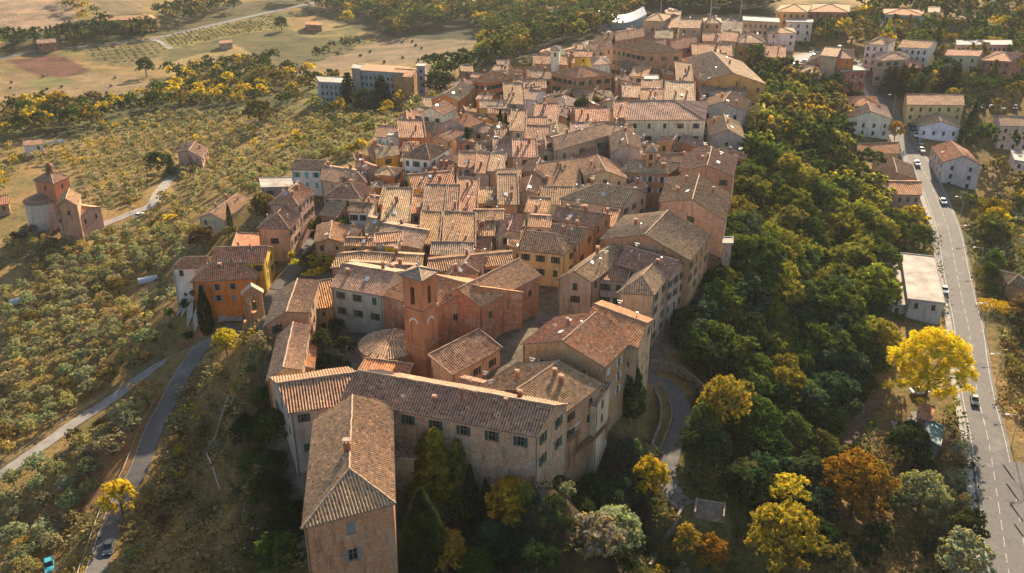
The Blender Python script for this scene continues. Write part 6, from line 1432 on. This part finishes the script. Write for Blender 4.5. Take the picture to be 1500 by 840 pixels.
# convent dormer and chimneys on the long ridge
def addchim(i,lst,par='roof'):
    r=HOUSES[i]; ro=[c for c in r['o'].children if c.name.startswith('roof')][0]
    for px,py,z,me,s in lst: q=at(px,py,z); link('chimney',me,ro,(q[0]-r['o'].location.x,q[1]-r['o'].location.y,q[2]-r['o'].location.z-.5),0,scale=(s,s,s))
addchim(1,[(677,576,38.8,CH1,.9),(696,580,38.8,CH1,.9),(741,590,38.8,CH1,.8)]); addchim(0,[(510,664,38.3,CH1,1.7)])
# ------------------------------------------------------------------ labels
LM=[('the brick bell tower',613,440),('the wide pale palazzo',975,190),('the yellow hip-roofed house',795,390),('the tallest brick palazzo',945,100),('the tall white house',608,245),('the bright orange villa',330,420),('the teal-shuttered white house',448,255),('the small corner turret',1066,370),('the plain tan block',957,42),('the plain red block',1250,120),('the big orange palazzo',722,125),('the bright yellow room',572,366),('the dark pointed conifer',685,215),('the cream skylight house',1410,240)]
OW={'x':'gabled','y':'gable-fronted','s':'sloping','f':'flat','p':'pyramid'}
RN={'f':'terrace'}
ORD=['nearest','second','third','fourth','fifth','sixth','seventh','eighth','ninth','tenth','eleventh','twelfth']
WN={'cream':'cream plaster','tan':'tan plaster','ochre':'ochre','yellow':'yellow','orange':'orange','pink':'pinkish','grey':'grey plaster','white':'white','brick':'brick','red':'red','blue':'bluish','stone':'stone'}
def place(px,py,L=LM):
    n=min(L,key=lambda l:math.hypot(l[1]-px,(l[2]-py)*1.5)); dx,dy=px-n[1],(py-n[2])*1.5; d=math.hypot(dx,dy)
    return n[0],('to the right of' if dx>0 else 'to the left of') if abs(dx)>abs(dy) else ('in front of' if dy>0 else 'behind'),d
bk={}
for r in HOUSES:
    o=r['o']; 
    if r['label']: tag(o,r['label'],r['cat'],r['group'])
    else:
        lm,dr,d=place(*r['px']); kd=f"{WN[r['wall']]} house with {'hipped' if len(r['roof'])>1 and r['roof'][0] in 'xy' else OW[r['roof'][0]]} {'terrace' if r['roof'][0]=='f' else 'tile roof'}"; bk.setdefault((kd,lm,dr),[]).append((d,r))
for (kd,lm,dr),l in bk.items():
    l.sort(key=lambda t:t[0])
    for i,(d,r) in enumerate(l): tag(r['o'],(f'{kd} {dr} {lm}' if len(l)==1 else f'{kd}, {ORD[i]} {dr} {lm}'),'house',r['group'])
TL=LM+[('the huge golden tree',1370,580),('the large orange-brown tree',1245,740),('the golden-green tree',1140,800),('the golden path tree',1055,610),('the pale roofed hall',1350,430),('the white gabled house',1270,180),('the balcony house',1110,175),('the stone stairs',1038,755),('the grove church',75,300),('the white car',1346,577),('the tarp shed',1366,640),('the brick end wing',510,790),('the tall black-green cypress',305,470),('the tall stone gable',805,650),('the overhanging golden tree',180,745),('the dark parked car',160,806),('the teal car',73,832),('the leftmost greenhouse',28,444),('the hospital-like block',560,120),('the long yellow block',1370,160),('the silver car',1381,298),('the three clipped hedges',1455,425)]
bk={}
for o,cn,kn,where,x,y in LT:
    P_=proj(x,y,o.location.z+3); lm,dr,d=place(P_[0],P_[1],TL); bk.setdefault((cn,kn,lm,dr),[]).append((d,o))
for (cn,kn,lm,dr),l in bk.items():
    l.sort(key=lambda t:t[0])
    for i,(d,o) in enumerate(l):
        if len(l)==1: tx=f'{cn} {kn} {dr} {lm}'
        elif i<len(ORD): tx=f'{cn} {kn}, {ORD[i]} {dr} {lm}'
        else: tx=f'{cn} {kn} far {dr} {lm}'
        o['label']=tx
        if i>=len(ORD): o['group']=f'{cn} {kn}s far {dr} {lm}'
# ------------------------------------------------------------------ haze
b=MB(); zlo=float(GZ.min())-1.0; zhi=200.0; b.box((0,2000,(zlo+zhi)/2),(6600,5400,zhi-zlo))
m,t=newmat('haze'); v=t.nodes.new('ShaderNodeVolumePrincipled'); v.inputs['Color'].default_value=(.88,.94,1,1); v.inputs['Density'].default_value=.00004; v.inputs['Anisotropy'].default_value=.35
oo=t.nodes.new('ShaderNodeOutputMaterial'); t.links.new(v.outputs[0],oo.inputs['Volume'])
hz=link('haze',b.mesh('haze',m)); tag(hz,'pale warm haze lying over the whole valley','haze',kind='stuff')
print('houses',len(HOUSES),'objs',len(bpy.data.objects))
